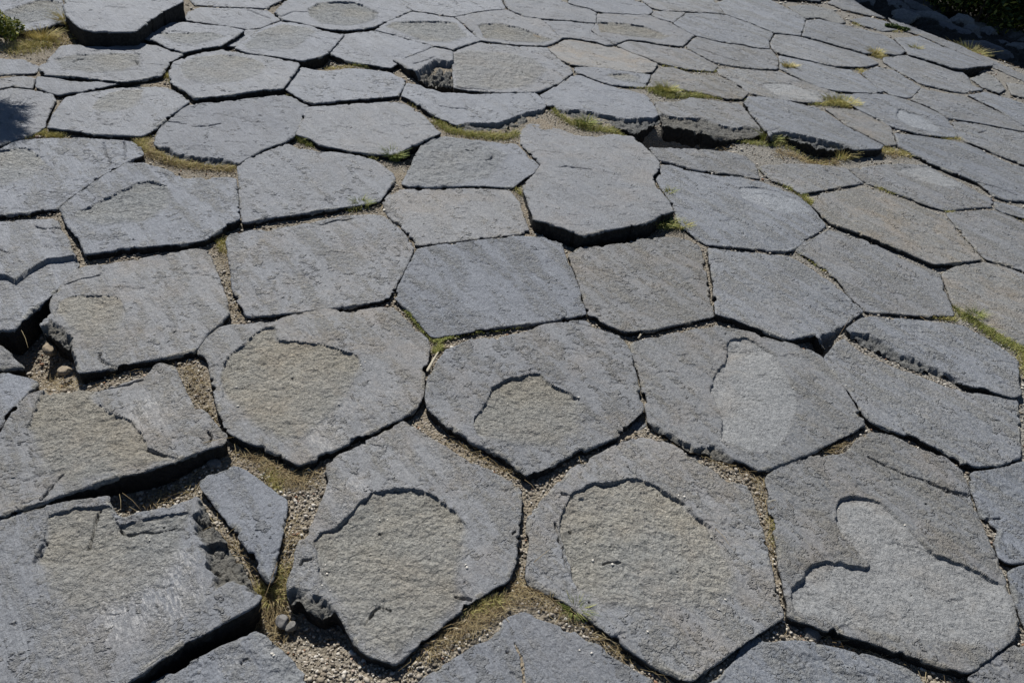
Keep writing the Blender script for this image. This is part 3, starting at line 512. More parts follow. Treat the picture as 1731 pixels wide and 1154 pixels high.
def make_column(key, spec=None):
    outline, regs, cracks = S[key] if spec is None else ([(-900, 500), (-890, 510), (-880, 500)], [], []); dz = DZ.get(key, 0.0)*(1. if key == 'raised_tl' else .8); q0 = unproj([np.mean(outline, 0)])[0]; dz = max(dz, .006) if q0[0]+.3*(q0[1]-3) > .6 else dz; r = np.random.default_rng(abs(hash_(key)))
    o_px = np.array(outline, float)
    low = np.full(len(o_px), dz)
    for kd, poly, dep in regs:
        if kd == 's': low[inpoly(o_px, np.array(poly, float))] = dz-dep*.8
    O = np.concatenate([unproj(o_px[i:i+1], low[i]) for i in range(len(o_px))]); c0 = O.mean(0)
    tx, ty = TILT.get(key, tuple(r.normal(0, .007, 2)))
    for _ in range(3): O = np.concatenate([unproj(o_px[i:i+1], low[i]+(O[i, 0]-c0[0])*tx+(O[i, 1]-c0[1])*ty) for i in range(len(o_px))])
    if spec is not None: O = spec; c0 = O.mean(0); dz = r.uniform(-.004, .006)
    cx, cy = c0; sp = 1.05/px_per_m(cx, max(.7, O[:, 1].min()*.5+cy*.5)); sp = max(sp, .0024) if spec is None else .016
    O = soften(O, max(.008, sp*1.1), 1)
    nrm = np.roll(O, -1, 0)-np.roll(O, 1, 0); nrm = np.stack([nrm[:, 1], -nrm[:, 0]], 1); nrm /= np.linalg.norm(nrm, axis=1)[:, None]+1e-9; nrm *= np.sign(np.sum(O[:, 0]*np.roll(O[:, 1], -1)-O[:, 1]*np.roll(O[:, 0], -1)))
    O = O + nrm*(.0030+.30*sp+fbm(O[:, 0]*22, O[:, 1]*22, 5, 5, .72)*.006+np.minimum(0, fbm(O[:, 0]*9, O[:, 1]*9, 15, 3)-.12)*0-.010*sstep(fbm(O[:, 0]*14, O[:, 1]*14, 17, 3, .6), .26, .34))[:, None]
    x0, y0 = O.min(0)-sp*1.5; x1, y1 = O.max(0)+sp*1.5
    nx, ny = int((x1-x0)/sp)+2, int((y1-y0)/sp)+2
    X, Y = np.meshgrid(x0+np.arange(nx)*sp, y0+np.arange(ny)*sp)
    P = np.stack([X.ravel(), Y.ravel()], 1)
    inside = inpoly(P, O)
    C = np.stack([(X[:-1, :-1]+sp/2).ravel(), (Y[:-1, :-1]+sp/2).ravel()], 1); keep = inpoly(C, O)
    idx = np.arange(nx*ny).reshape(ny, nx)
    Q = np.stack([idx[:-1, :-1].ravel(), idx[:-1, 1:].ravel(), idx[1:, 1:].ravel(), idx[1:, :-1].ravel()], 1)[keep]
    used, inv = np.unique(Q, return_inverse=True); Q = inv.reshape(Q.shape); P = P[used]; n = len(P)
    dist, qn, _ = near(P, O)
    # boundary edges of the kept cells, in face order
    e = np.concatenate([Q[:, [0, 1]], Q[:, [1, 2]], Q[:, [2, 3]], Q[:, [3, 0]]]); key_ = e[:, 0]*n+e[:, 1]; rev = e[:, 1]*n+e[:, 0]
    bnd = e[~np.isin(key_, rev)]; bv = np.unique(bnd)
    dirn = qn-P; 
    P[bv] = qn[bv]; dist[bv] = 0
    x, y = P.T
    # ---- relief
    far = np.clip(sp/.004, 1, 3.5)
    z = dz + (x-cx)*tx + (y-cy)*ty + fbm(x*3.2, y*3.2, 21, 2)*.008 + fbm(x*11, y*11, 31, 3)*.0022
    soff = r.uniform(-40, 40); sid = r.uniform(-1, 1)*9; busy = r.uniform(.3, 1.25)
    rough = np.zeros(n); light = np.zeros(n); part = np.zeros(n, int); shelf = np.zeros(n)
    wob = fbm(x*16, y*16, 41, 3, .6)
    for kd, poly, dep in regs:
        pl = unproj(np.array(poly, float), dz)
        if kd in 'hl':
            pl = soften(pl, max(.012, sp), 1)
            en_ = np.roll(pl, -1, 0)-np.roll(pl, 1, 0); en_ = np.stack([en_[:, 1], -en_[:, 0]], 1); ar_ = np.sum(pl[:, 0]*np.roll(pl[:, 1], -1)-pl[:, 1]*np.roll(pl[:, 0], -1)); en_ *= np.sign(ar_); en_ /= np.linalg.norm(en_, axis=1)[:, None]+1e-9
            fk = .06+.94*sstep(en_@np.array([-.5, .87]), -.30, .25); num = np.zeros(n); den = np.zeros(n)
            for k_ in range(len(pl)): w_ = 1/((x-pl[k_, 0])**2+(y-pl[k_, 1])**2+.0004)**2; num += w_*fk[k_]; den += w_
            fac = num/den
            sd = sdf(P, pl) + wob*.010 + fbm(x*55, y*55, 43, 2)*.003
            w = max(.0022, sp*.55); m = sstep(-sd, -w, w); ym, yM = pl[:, 1].min(), pl[:, 1].max()
            t = np.clip((y-ym)/(yM-ym+1e-6), 0, 1); d = dep*.85*far**.4*fac*(.45+.55*np.exp(-np.clip(-sd, 0, 1)/.10)) * (.85+.5*wob)
            bowl = 1+.12*sstep(-sd, 0, .12)
            z = z-m*d*bowl; mm = sstep(-sd, -w, w+.012*(1-fac))
            if kd == 'h': rough = np.maximum(rough, sstep(-sd, -w, w+.04*(1-fac))*(.75+.25*fac)*min(1, .45+dep*40))
            else: light = np.maximum(light, mm*.95); rough = np.maximum(rough, mm*.35)
            part[(sd < 0) & (part == 0)] = 1
        elif kd == 's':
            sd = sdf(P, pl) + wob*.02 + fbm(x*45, y*45, 47, 3)*.006
            w = max(dep*.45, sp); m = sstep(-sd, -w*.15, w); jag = facets(x, y, .045, 53)*1.1+facets(x, y, .017, 57)*.45+fbm(x*60, y*60, 59, 2)*.12
            z = z-m*dep*(.75+.5*jag); z = z
            rough = np.maximum(rough, m); shelf = np.maximum(shelf, m); part[(sd < 0)] = 2
        elif kd == 'd':
            sd = sdf(P, pl) + wob*.004; w = max(.0025, sp*.6); z = z-sstep(-sd, -w, w)*dep
        elif kd == 'r':
            sd = sdf(P, pl); m = sstep(-sd, -.02, .03); rough = np.maximum(rough, m*.5)
            z = z + m*(fbm(x*18, y*18, 61, 4, .6)*dep*1.6)
    # flaking: thin plates peeled off along the glacial striae
    cs, sn = math.cos(-STRIA), math.sin(-STRIA); sx, sy = cs*x-sn*y+soff, sn*x+cs*y
    pn = fbm(sx*5, sy*15, 71, 4, .62)+.8*fbm(x*38, y*38, 73, 4, .65); thr = r.uniform(.16, .42)+(.14 if (cy > 3.3 and cx < .6) else 0)
    peel = sstep(pn, thr, thr+.03)*(1-rough)
    z = z-peel*.0009*far**.5
    # little scarps facing away from the light: contour ledges of a warped noise
    wx, wy = x+fbm(x*25, y*25, 81, 2)*.02, y+fbm(x*25, y*25, 83, 2)*.02
    def ledges(f, K, seed, oc=3):
        q = fbm(wx*f*.8, wy*f*1.3, seed, oc, .55)*K; fl = np.floor(q); fr = q-fl
        return (fl+sstep(fr, .0, .22))/K
    rg = np.maximum(rough*(1-.6*light), peel*.5)
    z = z + rg*(ledges(14/far**.5, 8, 91)*.006 + ledges(42/far, 5, 95)*.0055*far**.5 + fbm(x*140/far, y*140/far, 99, 2)*.0016*far)
    z = z + (1-rg)*(fbm(sx*20/far, sy*110/far, 101, 2)*.0006*far + fbm(x*60/far, y*60/far, 103, 2)*.0006*far)
    lone = sstep(fbm(wx*6+soff, wy*15, 107, 4, .6)*(.6+.5*busy)+.12*fbm(x*2.2+soff, y*2.2, 109, 1), .31, .322); z = z-lone*.003*far**.6*(1-rough*.4)
    # cracks
    cl_all = [unproj(np.array(cr, float), dz) for cr in cracks]; span = float(np.hypot(*(O.max(0)-O.min(0))))
    for _ in range(int(r.integers(0, 2)) if span > .45 else 0):
        a = O[r.integers(len(O))]*.55+np.array([cx, cy])*.45+r.normal(0, .05, 2); ang = r.uniform(-.5, .5); l = r.uniform(.05, .16); cl_all.append(np.array([a, a+np.array([math.cos(ang), math.sin(ang)])*l*.5+r.normal(0, .012, 2), a+np.array([math.cos(ang), math.sin(ang)])*l]))
    for ci, cl in enumerate(cl_all):
        own = ci < len(cracks)
        cl = soften_open(cl, .02, r); d, _, _ = near(P, cl, False)
        w = max(.0028 if own else .0016, sp*(.75 if own else .5))*(1+1.2*wob+.8*fbm(x*60, y*60, 119, 2)); m = 1-sstep(d, w*.4, w*1.3); z = z-m*(.016 if own else .006)
        z = z - (1-sstep(d, 0, .03))*.0015*(1-m)
    # worn rim
    Rr = np.clip(.0042*(1+2.2*fbm(x*6, y*6, 111, 2)), .0015, .014); Rr = np.maximum(Rr, sp*.5)
    t = np.clip(1-dist/Rr, 0, 1); z = z-Rr*.75*(1-np.sqrt(np.clip(1-t*t, 0, 1)))*(1-shelf*.5)
    ch = sstep(fbm(x*13, y*13, 115, 3, .6), .12, .26); z = z-ch*sstep(-dist, -.012, 0)*.007       # chipped edges
    rough = np.maximum(rough, ch*sstep(-dist, -.016, -.006)*.8)
    scuff = np.zeros(n)
    for c, rad, a in SCUFFS:
        w0 = unproj([c], dz)[0]; rr = rad*1.0/ (px_per_m(*w0)*1731/1024); scuff = np.maximum(scuff, a*sstep(-np.hypot(x-w0[0], (y-w0[1])*.8), -rr, -rr*.35))
    tintv = np.clip(sstep(x-.12*y, -.3, .9), .05, 1)*np.ones(n)
    V = np.stack([x, y, z], 1); faces = [Q]; rows = [np.arange(n)]
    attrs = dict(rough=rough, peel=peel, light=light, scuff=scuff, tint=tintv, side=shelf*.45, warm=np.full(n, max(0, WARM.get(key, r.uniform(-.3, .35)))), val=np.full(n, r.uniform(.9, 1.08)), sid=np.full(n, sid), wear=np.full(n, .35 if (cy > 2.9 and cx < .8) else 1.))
    # ---- sides
    depths = [.006, .016, .03, .05, .08, .13, .22]
    pos = {v: i for i, v in enumerate(bv)}; b2 = np.vectorize(pos.get)(bnd)
    nn = np.zeros((len(bv), 2))
    ed = P[bnd[:, 1]]-P[bnd[:, 0]]; en = np.stack([ed[:, 1], -ed[:, 0]], 1)
    np.add.at(nn, b2[:, 0], en); np.add.at(nn, b2[:, 1], en); nn /= np.linalg.norm(nn, axis=1)[:, None]+1e-9
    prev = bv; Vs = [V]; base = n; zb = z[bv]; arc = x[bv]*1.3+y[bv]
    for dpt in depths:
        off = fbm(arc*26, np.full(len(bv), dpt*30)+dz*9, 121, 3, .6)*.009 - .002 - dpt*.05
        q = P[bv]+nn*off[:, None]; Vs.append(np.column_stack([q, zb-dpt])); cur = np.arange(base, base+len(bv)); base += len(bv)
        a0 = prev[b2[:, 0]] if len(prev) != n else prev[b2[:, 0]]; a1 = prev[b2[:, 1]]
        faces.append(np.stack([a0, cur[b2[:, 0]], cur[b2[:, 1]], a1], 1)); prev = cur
    V = np.concatenate(Vs); F = np.concatenate(faces); ns = len(V)-n
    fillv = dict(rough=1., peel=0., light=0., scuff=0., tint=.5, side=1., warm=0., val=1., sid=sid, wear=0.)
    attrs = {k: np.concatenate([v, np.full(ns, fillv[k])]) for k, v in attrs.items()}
    V = V-np.array([cx, cy, dz]); F = F.astype(int)
    pv = np.concatenate([part, np.zeros(ns, int)]); fp = np.where((pv[F] == 2).sum(1) >= 2, 2, np.where((pv[F] == 1).sum(1) >= 2, 1, 0)); fp[len(Q):] = 0
    a, b, c = submesh(V, F, attrs, fp == 0)
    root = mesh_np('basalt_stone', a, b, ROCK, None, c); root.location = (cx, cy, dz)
    tag(root, LABELS.get(key, 'plain grey stone lying outside the edges of the view'), 'stone', 'flat basalt stones fitted together as a natural pavement' if spec is None else 'flat basalt stones continuing outside the view')
    for code, nm in ((1, 'worn_hollow'), (2, 'broken_edge')):
        if (fp == code).sum() > 8:
            a, b, c = submesh(V, F, attrs, fp == code)
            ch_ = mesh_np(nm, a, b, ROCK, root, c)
            ch_['label'] = {1: 'shallow hollow where the polished skin has flaked away' if not any(q[0] == 'l' for q in regs) else 'smooth pale shallow hollow', 2: 'rough broken lower edge'}[code]
    return O
def hash_(s):
    h = 7
    for ch in s: h = (h*131+ord(ch)) % 1000003
    return h
def soften_open(p, step, r):
    out = []
    for a, b in zip(p[:-1], p[1:]):
        k = max(1, int(np.linalg.norm(b-a)/step))
        for j in range(k): out.append(a+(b-a)*j/k)
    out.append(p[-1]); out = np.array(out); out[1:-1] += r.normal(0, .003, (len(out)-2, 2)); return out
OUT = {k: make_column(k) for k in S}

# ---------------------------------------------------------------- the ground under and between the columns
RA, RB = unproj([(1399, 2)])[0], unproj([(1731, 118)])[0]
rd = (RB-RA)/np.linalg.norm(RB-RA); rn = np.array([-rd[1], rd[0]]); rn = rn if rn[0] > 0 else -rn
def ridge_u(x, y): return (x-RA[0])*rn[0]+(y-RA[1])*rn[1]
PITS = [((1150, 236), .13, .20), ((1100, 228), .11, .2), ((1195, 242), .1, .1), ((1385, 262), .14, .05), ((1260, 225), .1, .04), ((230, 850), .13, .012), ((280, 828), .1, .01), ((90, 600), .16, .06), ((30, 600), .12, .05), ((745, 140), .12, .08), ((195, 66), .2, .07), ((280, 40), .2, .06),
        ((1020, 400), .16, .035), ((940, 382), .08, .035), ((1100, 385), .08, .03), ((310, 1100), .2, .05), ((400, 1045), .14, .05), ((560, 1050), .09, .04), ((520, 100), .12, .03), ((550, 100), .1, .03),
        ((700, 260), .08, .04), ((60, 500), .14, .06), ((20, 545), .12, .05), ((320, 775), .2, .012), ((220, 808), .15, .01), ((1400, 590), .06, .05), ((1555, 95), .05, .03), ((1618, 121), .07, .22), ((1648, 120), .06, .22), ((1060, 1110), .1, .01), ((1430, 1085), .15, .02)]
PW = [(unproj([p])[0], r_, d) for p, r_, d in PITS]
def lift(x, y): return sstep(x+.3*(y-3), .4, 1.5)
def G(x, y):
    z = -.0135+.006*lift(x, y)+fbm(x*2.5, y*2.5, 201, 3)*.010*(1-.75*lift(x, y))+fbm(x*12, y*12, 205, 3)*.006*(1-.5*lift(x, y))
    for c, r_, d in PW: z = z-d*np.exp(-((x-c[0])**2+(y-c[1])**2)/(r_*r_))
    u = ridge_u(x, y); z = z-.14*sstep(u, .02, .3)-.55*sstep(u, .25, 4.5)+1.6*sstep(u, 6, 14)+fbm(x*1.1, y*1.1, 211, 4)*.14*sstep(u, .3, 1.5)+np.abs(fbm(x*5, y*5, 213, 4, .65))*.16*sstep(u, .1, .6)
    return z
def axis(lo, hi, a, b, s, g=1.25):
    c = list(np.arange(a, b+s, s)); k = s
    while c[-1] < hi: k *= g; c.append(c[-1]+k)
    k = s
    while c[0] > lo: k *= g; c.insert(0, c[0]-k)
    return np.array(c)
ax = axis(-150, 150, -3.8, 5.2, .02); ay = axis(-100, 200, .5, 10, .02)
GX, GY = np.meshgrid(ax, ay); gx, gy = GX.ravel(), GY.ravel(); gz = G(gx, gy)
ii = np.arange(len(gx)).reshape(GX.shape); GF = np.stack([ii[:-1, :-1].ravel(), ii[:-1, 1:].ravel(), ii[1:, 1:].ravel(), ii[1:, :-1].ravel()], 1)
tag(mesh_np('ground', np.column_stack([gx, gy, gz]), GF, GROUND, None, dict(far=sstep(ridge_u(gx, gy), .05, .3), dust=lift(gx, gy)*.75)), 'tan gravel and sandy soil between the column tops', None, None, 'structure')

# the pavement carries on a little way beyond the frame
def clip_half(poly, m, nrm_):
    out = []; s = (poly-m)@nrm_; n = len(poly)
    for i in range(n):
        j = (i+1) % n
        if s[i] <= 0: out.append(poly[i])
        if (s[i] < 0) != (s[j] < 0): out.append(poly[i]+(poly[j]-poly[i])*s[i]/(s[i]-s[j]))
    return np.array(out)
def seen(P, m):
    d = np.column_stack([P, np.full(len(P), -CAM_H)]); zc = d[:, 1]*math.cos(PITCH)-d[:, 2]*math.sin(PITCH); yc = d[:, 1]*math.sin(PITCH)+d[:, 2]*math.cos(PITCH)
    xr, yr = d[:, 0]/zc, yc/zc; c_, s_ = math.cos(-ROLL), math.sin(-ROLL); X = (c_*xr-s_*yr)*FPX+865.5; Y = 577-(s_*xr+c_*yr)*FPX
    return (zc > .05) & (X > -m) & (X < 1731+m) & (Y > -m) & (Y < 1154+m)
FR = [np.array(q, float) for q in ((-66, -34), (1797, -34), (1797, 1217), (-66, 1217))]; FW = unproj(FR)
def outside_m(P):                                # metres outside the surveyed quadrilateral
    return sdf(P, FW)
lat = np.array([(-5.2+i*.60+(j % 2)*.30+rng.uniform(-.09, .09), -1.2+j*.52+rng.uniform(-.08, .08)) for j in range(22) for i in range(19)])
dl = outside_m(lat); lat = lat[(dl > .12) & (dl < 1.9) & (ridge_u(lat[:, 0], lat[:, 1]) < -.1)]; dl = outside_m(lat); n_extra = 0; EXTRA = []
fc = FW.mean(0)
for i, p in enumerate(lat):
    if dl[i] > 1.05: continue
    poly = p+np.array([(-.6, -.6), (.6, -.6), (.6, .6), (-.6, .6)])*.8; dd = np.linalg.norm(lat-p, axis=1)
    for k in np.nonzero((dd > .01) & (dd < 1.3))[0]:
        nn_ = (lat[k]-p)/dd[k]; poly = clip_half(poly, p+nn_*(dd[k]/2-.009), nn_)
        if len(poly) < 3: break
    for a in range(4):
        if len(poly) < 3: break
        A_, B_ = FW[a], FW[(a+1) % 4]; e_ = (B_-A_)/np.linalg.norm(B_-A_); o_ = np.array([e_[1], -e_[0]]); o_ = o_ if (A_-fc)@o_ > 0 else -o_
        if (p-A_)@o_ > .1 and (poly-A_)@o_ is not None and ((poly-A_)@o_).min() < 0 and outside_m(p+o_[None]*0)[0] <= (p-A_)@o_+.05: poly = clip_half(poly, A_, -o_)
    if len(poly) < 3 or abs(np.sum(poly[:, 0]*np.roll(poly[:, 1], -1)-poly[:, 1]*np.roll(poly[:, 0], -1))) < .16: continue
    if seen(resample(poly, .05), 12).any() or ridge_u(poly[:, 0], poly[:, 1]).max() > -.02: continue
    EXTRA.append(make_column('extra%d' % i, poly)); n_extra += 1
print('stones outside the frame', n_extra)
# label raster of what a column covers
RS = .008; rx0, ry0 = -3.9, .4; NX, NY = int(9.3/RS), int(9.8/RS); cover = np.zeros((NY, NX), bool)
for O in OUT.values():
    a = np.clip(((O.min(0)-[rx0, ry0])/RS).astype(int)-1, 0, [NX, NY]); b = np.clip(((O.max(0)-[rx0, ry0])/RS).astype(int)+2, 0, [NX, NY])
    if (b-a).min() <= 0: continue
    xs, ys = np.meshgrid(rx0+(np.arange(a[0], b[0])+.5)*RS, ry0+(np.arange(a[1], b[1])+.5)*RS)
    cover[a[1]:b[1], a[0]:b[0]] |= inpoly(np.column_stack([xs.ravel(), ys.ravel()]), O).reshape(xs.shape)
def covered(x, y):
    i = ((x-rx0)/RS).astype(int); j = ((y-ry0)/RS).astype(int); ok = (i >= 0) & (j >= 0) & (i < NX) & (j < NY); c = np.ones(len(x), bool)
    c[ok] = cover[j[ok], i[ok]]; return c
def visible(x, y, m=40):
    # ground point to photo pixel, is it in the frame
    d = np.stack([x, y, np.full_like(x, -CAM_H)], 1); zc = d[:, 1]*math.cos(PITCH)-d[:, 2]*math.sin(PITCH); yc = d[:, 1]*math.sin(PITCH)+d[:, 2]*math.cos(PITCH)
    xr, yr = d[:, 0]/zc, yc/zc; c, s = math.cos(-ROLL), math.sin(-ROLL); X = (c*xr-s*yr)*FPX+865.5; Y = 577-(s*xr+c*yr)*FPX
    return (X > -m) & (X < 1731+m) & (Y > -m) & (Y < 1154+m)
jj, ii_ = np.nonzero(~cover); fx = rx0+(ii_+.5)*RS; fy = ry0+(jj+.5)*RS
ok = visible(fx, fy) & (ridge_u(fx, fy) < .25); fx, fy = fx[ok], fy[ok]
wgt = px_per_m(fx, fy)**1.7; wgt /= wgt.sum(); print('open cells', len(fx))

# ---------------------------------------------------------------- pebbles
def ico():
    t = (1+5**.5)/2; v = np.array([(-1, t, 0), (1, t, 0), (-1, -t, 0), (1, -t, 0), (0, -1, t), (0, 1, t), (0, -1, -t), (0, 1, -t), (t, 0, -1), (t, 0, 1), (-t, 0, -1), (-t, 0, 1)], float); v /= np.linalg.norm(v[0])
    f = np.array([(0, 11, 5), (0, 5, 1), (0, 1, 7), (0, 7, 10), (0, 10, 11), (1, 5, 9), (5, 11, 4), (11, 10, 2), (10, 7, 6), (7, 1, 8), (3, 9, 4), (3, 4, 2), (3, 2, 6), (3, 6, 8), (3, 8, 9), (4, 9, 5), (2, 4, 11), (6, 2, 10), (8, 6, 7), (9, 8, 1)]); return v, f
IV, IF = ico()
def rocks(x, y, z, size, r, squash=.65):
    n = len(x); q = r.normal(size=(n, 4)); q /= np.linalg.norm(q, axis=1)[:, None]; w, a, b, c = q.T
    M = np.stack([1-2*(b*b+c*c), 2*(a*b-c*w), 2*(a*c+b*w), 2*(a*b+c*w), 1-2*(a*a+c*c), 2*(b*c-a*w), 2*(a*c-b*w), 2*(b*c+a*w), 1-2*(a*a+b*b)], 1).reshape(n, 3, 3)
    v = IV[None]*(1+r.uniform(-.22, .22, (n, 12, 1))); v = v*np.stack([np.ones(n), r.uniform(.6, 1, n), r.uniform(.45, .9, n)], 1)[:, None]
    v = np.einsum('nij,nkj->nki', M, v); v[..., 2] *= squash
    v = v*size[:, None, None]+np.stack([x, y, z], 1)[:, None]
    F = IF[None]+(np.arange(n)*12)[:, None, None]; return v.reshape(-1, 3), F.reshape(-1, 3)
NP = 30000; k = rng.choice(len(fx), NP, p=wgt); x = fx[k]+rng.uniform(-RS/2, RS/2, NP); y = fy[k]+rng.uniform(-RS/2, RS/2, NP)
dens = fbm(x*5, y*5, 301, 3); kp = rng.uniform(-.55, .5, NP) < dens+.12-.35*sstep(-px_per_m(x, y), -260, -150); x, y = x[kp], y[kp]
sz = np.clip(rng.lognormal(math.log(.0034), .42, len(x)), .0018, .010)*np.clip(220/px_per_m(x, y), 1, 2.2)
V, F = rocks(x, y, G(x, y)+sz*.25+rng.uniform(0, .004, len(x)), sz, rng)
SPK = [(642, 880), (655, 879), (989, 917), (1002, 948), (1035, 954), (1202, 908), (1226, 1014), (1215, 1030), (1095, 1068), (858, 683), (617, 612), (610, 618), (617, 626), (573, 684), (400, 655), (402, 687), (446, 800), (447, 805), (248, 908), (253, 913), (1250, 571), (1340, 657), (1000, 1104), (980, 1099), (550, 955), (553, 970), (545, 990), (558, 998), (460, 1105), (463, 1108), (1147, 838), (1157, 840), (978, 672), (984, 695), (787, 955), (789, 960), (1418, 860), (1529, 888), (1430, 652), (1340, 563), (1301, 566), (497, 321), (1655, 112), (1330, 120)]; tn = np.repeat(rng.beta(1.9, 1.9, len(x)), 12)
tag(mesh_np('gravel', V, F, PEBBLE, None, dict(tint=tn)), 'small pale pumice pebbles filling the joints between the stones', None, None, 'stuff')

deps = bpy.context.evaluated_depsgraph_get(); sp_v, sp_f, nb_ = [], [], 0
for q in SPK:
    w0 = Vector(unproj([q], .01)[0].tolist()+[.01]); o0 = Vector((0, 0, CAM_H)); hit, loc, *_ = scene.ray_cast(deps, o0, (w0-o0).normalized())
    if not hit: continue
    s_ = np.array([rng.uniform(.0028, .0052)])*min(2, max(1, 260/px_per_m(loc.x, loc.y))); v_, f_ = rocks(np.array([loc.x]), np.array([loc.y]), np.array([loc.z+s_[0]*.4]), s_, rng); sp_v.append(v_); sp_f.append(f_+nb_); nb_ += 12
tag(mesh_np('grit', np.concatenate(sp_v), np.concatenate(sp_f), PEBBLE, None, dict(tint=np.full(nb_, .86))), 'tiny white pebbles scattered on the stone tops', None, None, 'stuff')
# ---------------------------------------------------------------- straw, pine needles and grass
def blades(base, tip, bend, width, flat=False):
    """thin curved three-sided blades: base, tip (n,3), bend (n,3) mid offset, width (n)"""
    n = len(base); mid = (base+tip)/2+bend; d = tip-base; d /= np.linalg.norm(d, axis=1)[:, None]+1e-9
    up = np.tile([0., 0, 1], (n, 1)); s = np.cross(d, up); sl = np.linalg.norm(s, axis=1)[:, None]; s = np.where(sl > .05, s/(sl+1e-9), [1., 0, 0]); t = np.cross(s, d)
    V = []
    for c, w in ((base, 1.), (mid, .85), (tip, .25)):
        for a in (0, 2.1, 4.2):
            V.append(c+(s*math.cos(a)+t*math.sin(a)*.6)*(width*w)[:, None])
    V = np.stack(V, 1); F = []
    for l in (0, 3):
        for q in range(3): F.append((l+q, l+(q+1) % 3, l+3+(q+1) % 3, l+3+q))
    F = np.array(F)[None]+(np.arange(n)*9)[:, None, None]; return V.reshape(-1, 3), F.reshape(-1, 4)
def along(line, n, spread_px, r):
    L = np.array(line, float); seg = np.linalg.norm(np.diff(L, axis=0), axis=1); cs = np.concatenate([[0], np.cumsum(seg)])/seg.sum(); u = r.uniform(0, 1, n)
    p = np.stack([np.interp(u, cs, L[:, 0]), np.interp(u, cs, L[:, 1])], 1); return p+r.normal(0, 1, (n, 2))*np.array([spread_px, spread_px*.6])
# litter of dry needles: polylines in photo pixels, count, spread
LITTER = [([(400, 750), (450, 780), (510, 820), (520, 800)], 420, 14), ([(480, 880), (475, 960), (455, 1010), (470, 1060)], 300, 14), ([(455, 985), (470, 1010), (440, 1030)], 160, 14), ([(700, 1110), (800, 1060), (880, 1005), (900, 1000)], 420, 14),
          ([(880, 985), (950, 1030), (1000, 1060)], 260, 12), ([(1000, 1070), (1060, 1105), (1150, 1148)], 420, 9), ([(230, 850), (280, 830), (330, 815)], 60, 20), ([(880, 810), (980, 765), (1040, 745)], 120, 8), ([(760, 745), (840, 790), (880, 810)], 90, 7),
          ([(1120, 745), (1200, 780), (1280, 805), (1290, 850)], 200, 8), ([(1290, 850), (1310, 950)], 120, 6), ([(1350, 1055), (1500, 1110), (1600, 1135)], 110, 8), ([(1380, 770), (1440, 755), (1470, 770)], 90, 8), ([(100, 55), (130, 65), (60, 75), (20, 85)], 500, 12),
          ([(1130, 243), (1180, 243), (1230, 247)], 260, 5), ([(1310, 262), (1380, 268), (1420, 272)], 240, 6), ([(1480, 262), (1520, 268)], 100, 6), ([(262, 262), (300, 278), (390, 288)], 600, 7), ([(240, 245), (262, 268)], 260, 8), ([(700, 350), (640, 352)], 50, 5),
          ([(150, 440), (240, 425), (330, 412)], 60, 5), ([(370, 400), (380, 430), (392, 480), (405, 540)], 90, 4), ([(310, 620), (350, 680), (375, 720)], 120, 10), ([(60, 600), (100, 640), (220, 625)], 110, 14), ([(760, 215), (850, 235)], 120, 6),
          ([(400, 385), (450, 375), (500, 365)], 90, 4), ([(1500, 535), (1560, 540)], 130, 4), ([(1700, 560), (1725, 590)], 60, 6), ([(1430, 10), (1700, 120)], 300, 8), ([(350, 870), (400, 940), (430, 990)], 110, 8)]
B0, B1, BB, BW = [], [], [], []
for line, n, spd in LITTER:
    p = along(line, int(n*1.7), spd, rng); w = unproj(p, -.02); sc = np.clip(330/px_per_m(w[:, 0], w[:, 1]), 1, 3)
    a = rng.uniform(0, 2*np.pi, len(w)); l = rng.uniform(.02, .06, len(w)); z = G(w[:, 0], w[:, 1])+.004+rng.uniform(0, .010, len(w))
    b = np.column_stack([w, z]); t = b+np.stack([np.cos(a)*l, np.sin(a)*l, rng.normal(0, .006, len(w))], 1)
    okk = ~covered(w[:, 0], w[:, 1]) & ~(covered(t[:, 0], t[:, 1]) & (rng.uniform(0, 1, len(w)) < .8)); t[:, 2] = np.maximum(t[:, 2], G(t[:, 0], t[:, 1])+.004)
    B0.append(b[okk]); B1.append(t[okk]); BB.append((rng.normal(0, .006, (len(w), 3))*[1, 1, .4]+[0, 0, .002])[okk]); BW.append((rng.uniform(.00045, .0008, len(w))*sc)[okk])
# a few needles lying across the stones near the camera
stray = [((205, 845), (208, 872)), ((210, 843), (242, 874)), ((320, 765), (398, 750)), ((398, 760), (402, 800)), ((1205, 902), (1232, 938)), ((900, 960), (928, 938)), ((40, 568), (52, 600)), ((865, 1000), (905, 1010)), ((470, 960), (440, 1045)), ((1415, 575), (1432, 545)), ((885, 820), (905, 842))]
for a, b in stray:
    pa, pb = unproj([a], .0)[0], unproj([b], .0)[0]; za = .024
    B0.append(np.array([[*pa, za]])); B1.append(np.array([[*pb, za+.004]])); BB.append(np.array([[.002, .001, .004]])); BW.append(np.array([.0008]))
b0, b1, bb, bw = map(np.concatenate, (B0, B1, BB, BW)); V, F = blades(b0, b1, bb, bw)
tag(mesh_np('dry_needles', V, F, STRAW, None, dict(tint=np.repeat(rng.uniform(0, 1, len(b0)), 9))), 'dry tan pine needles and straw lying in the joints', None, None, 'stuff')

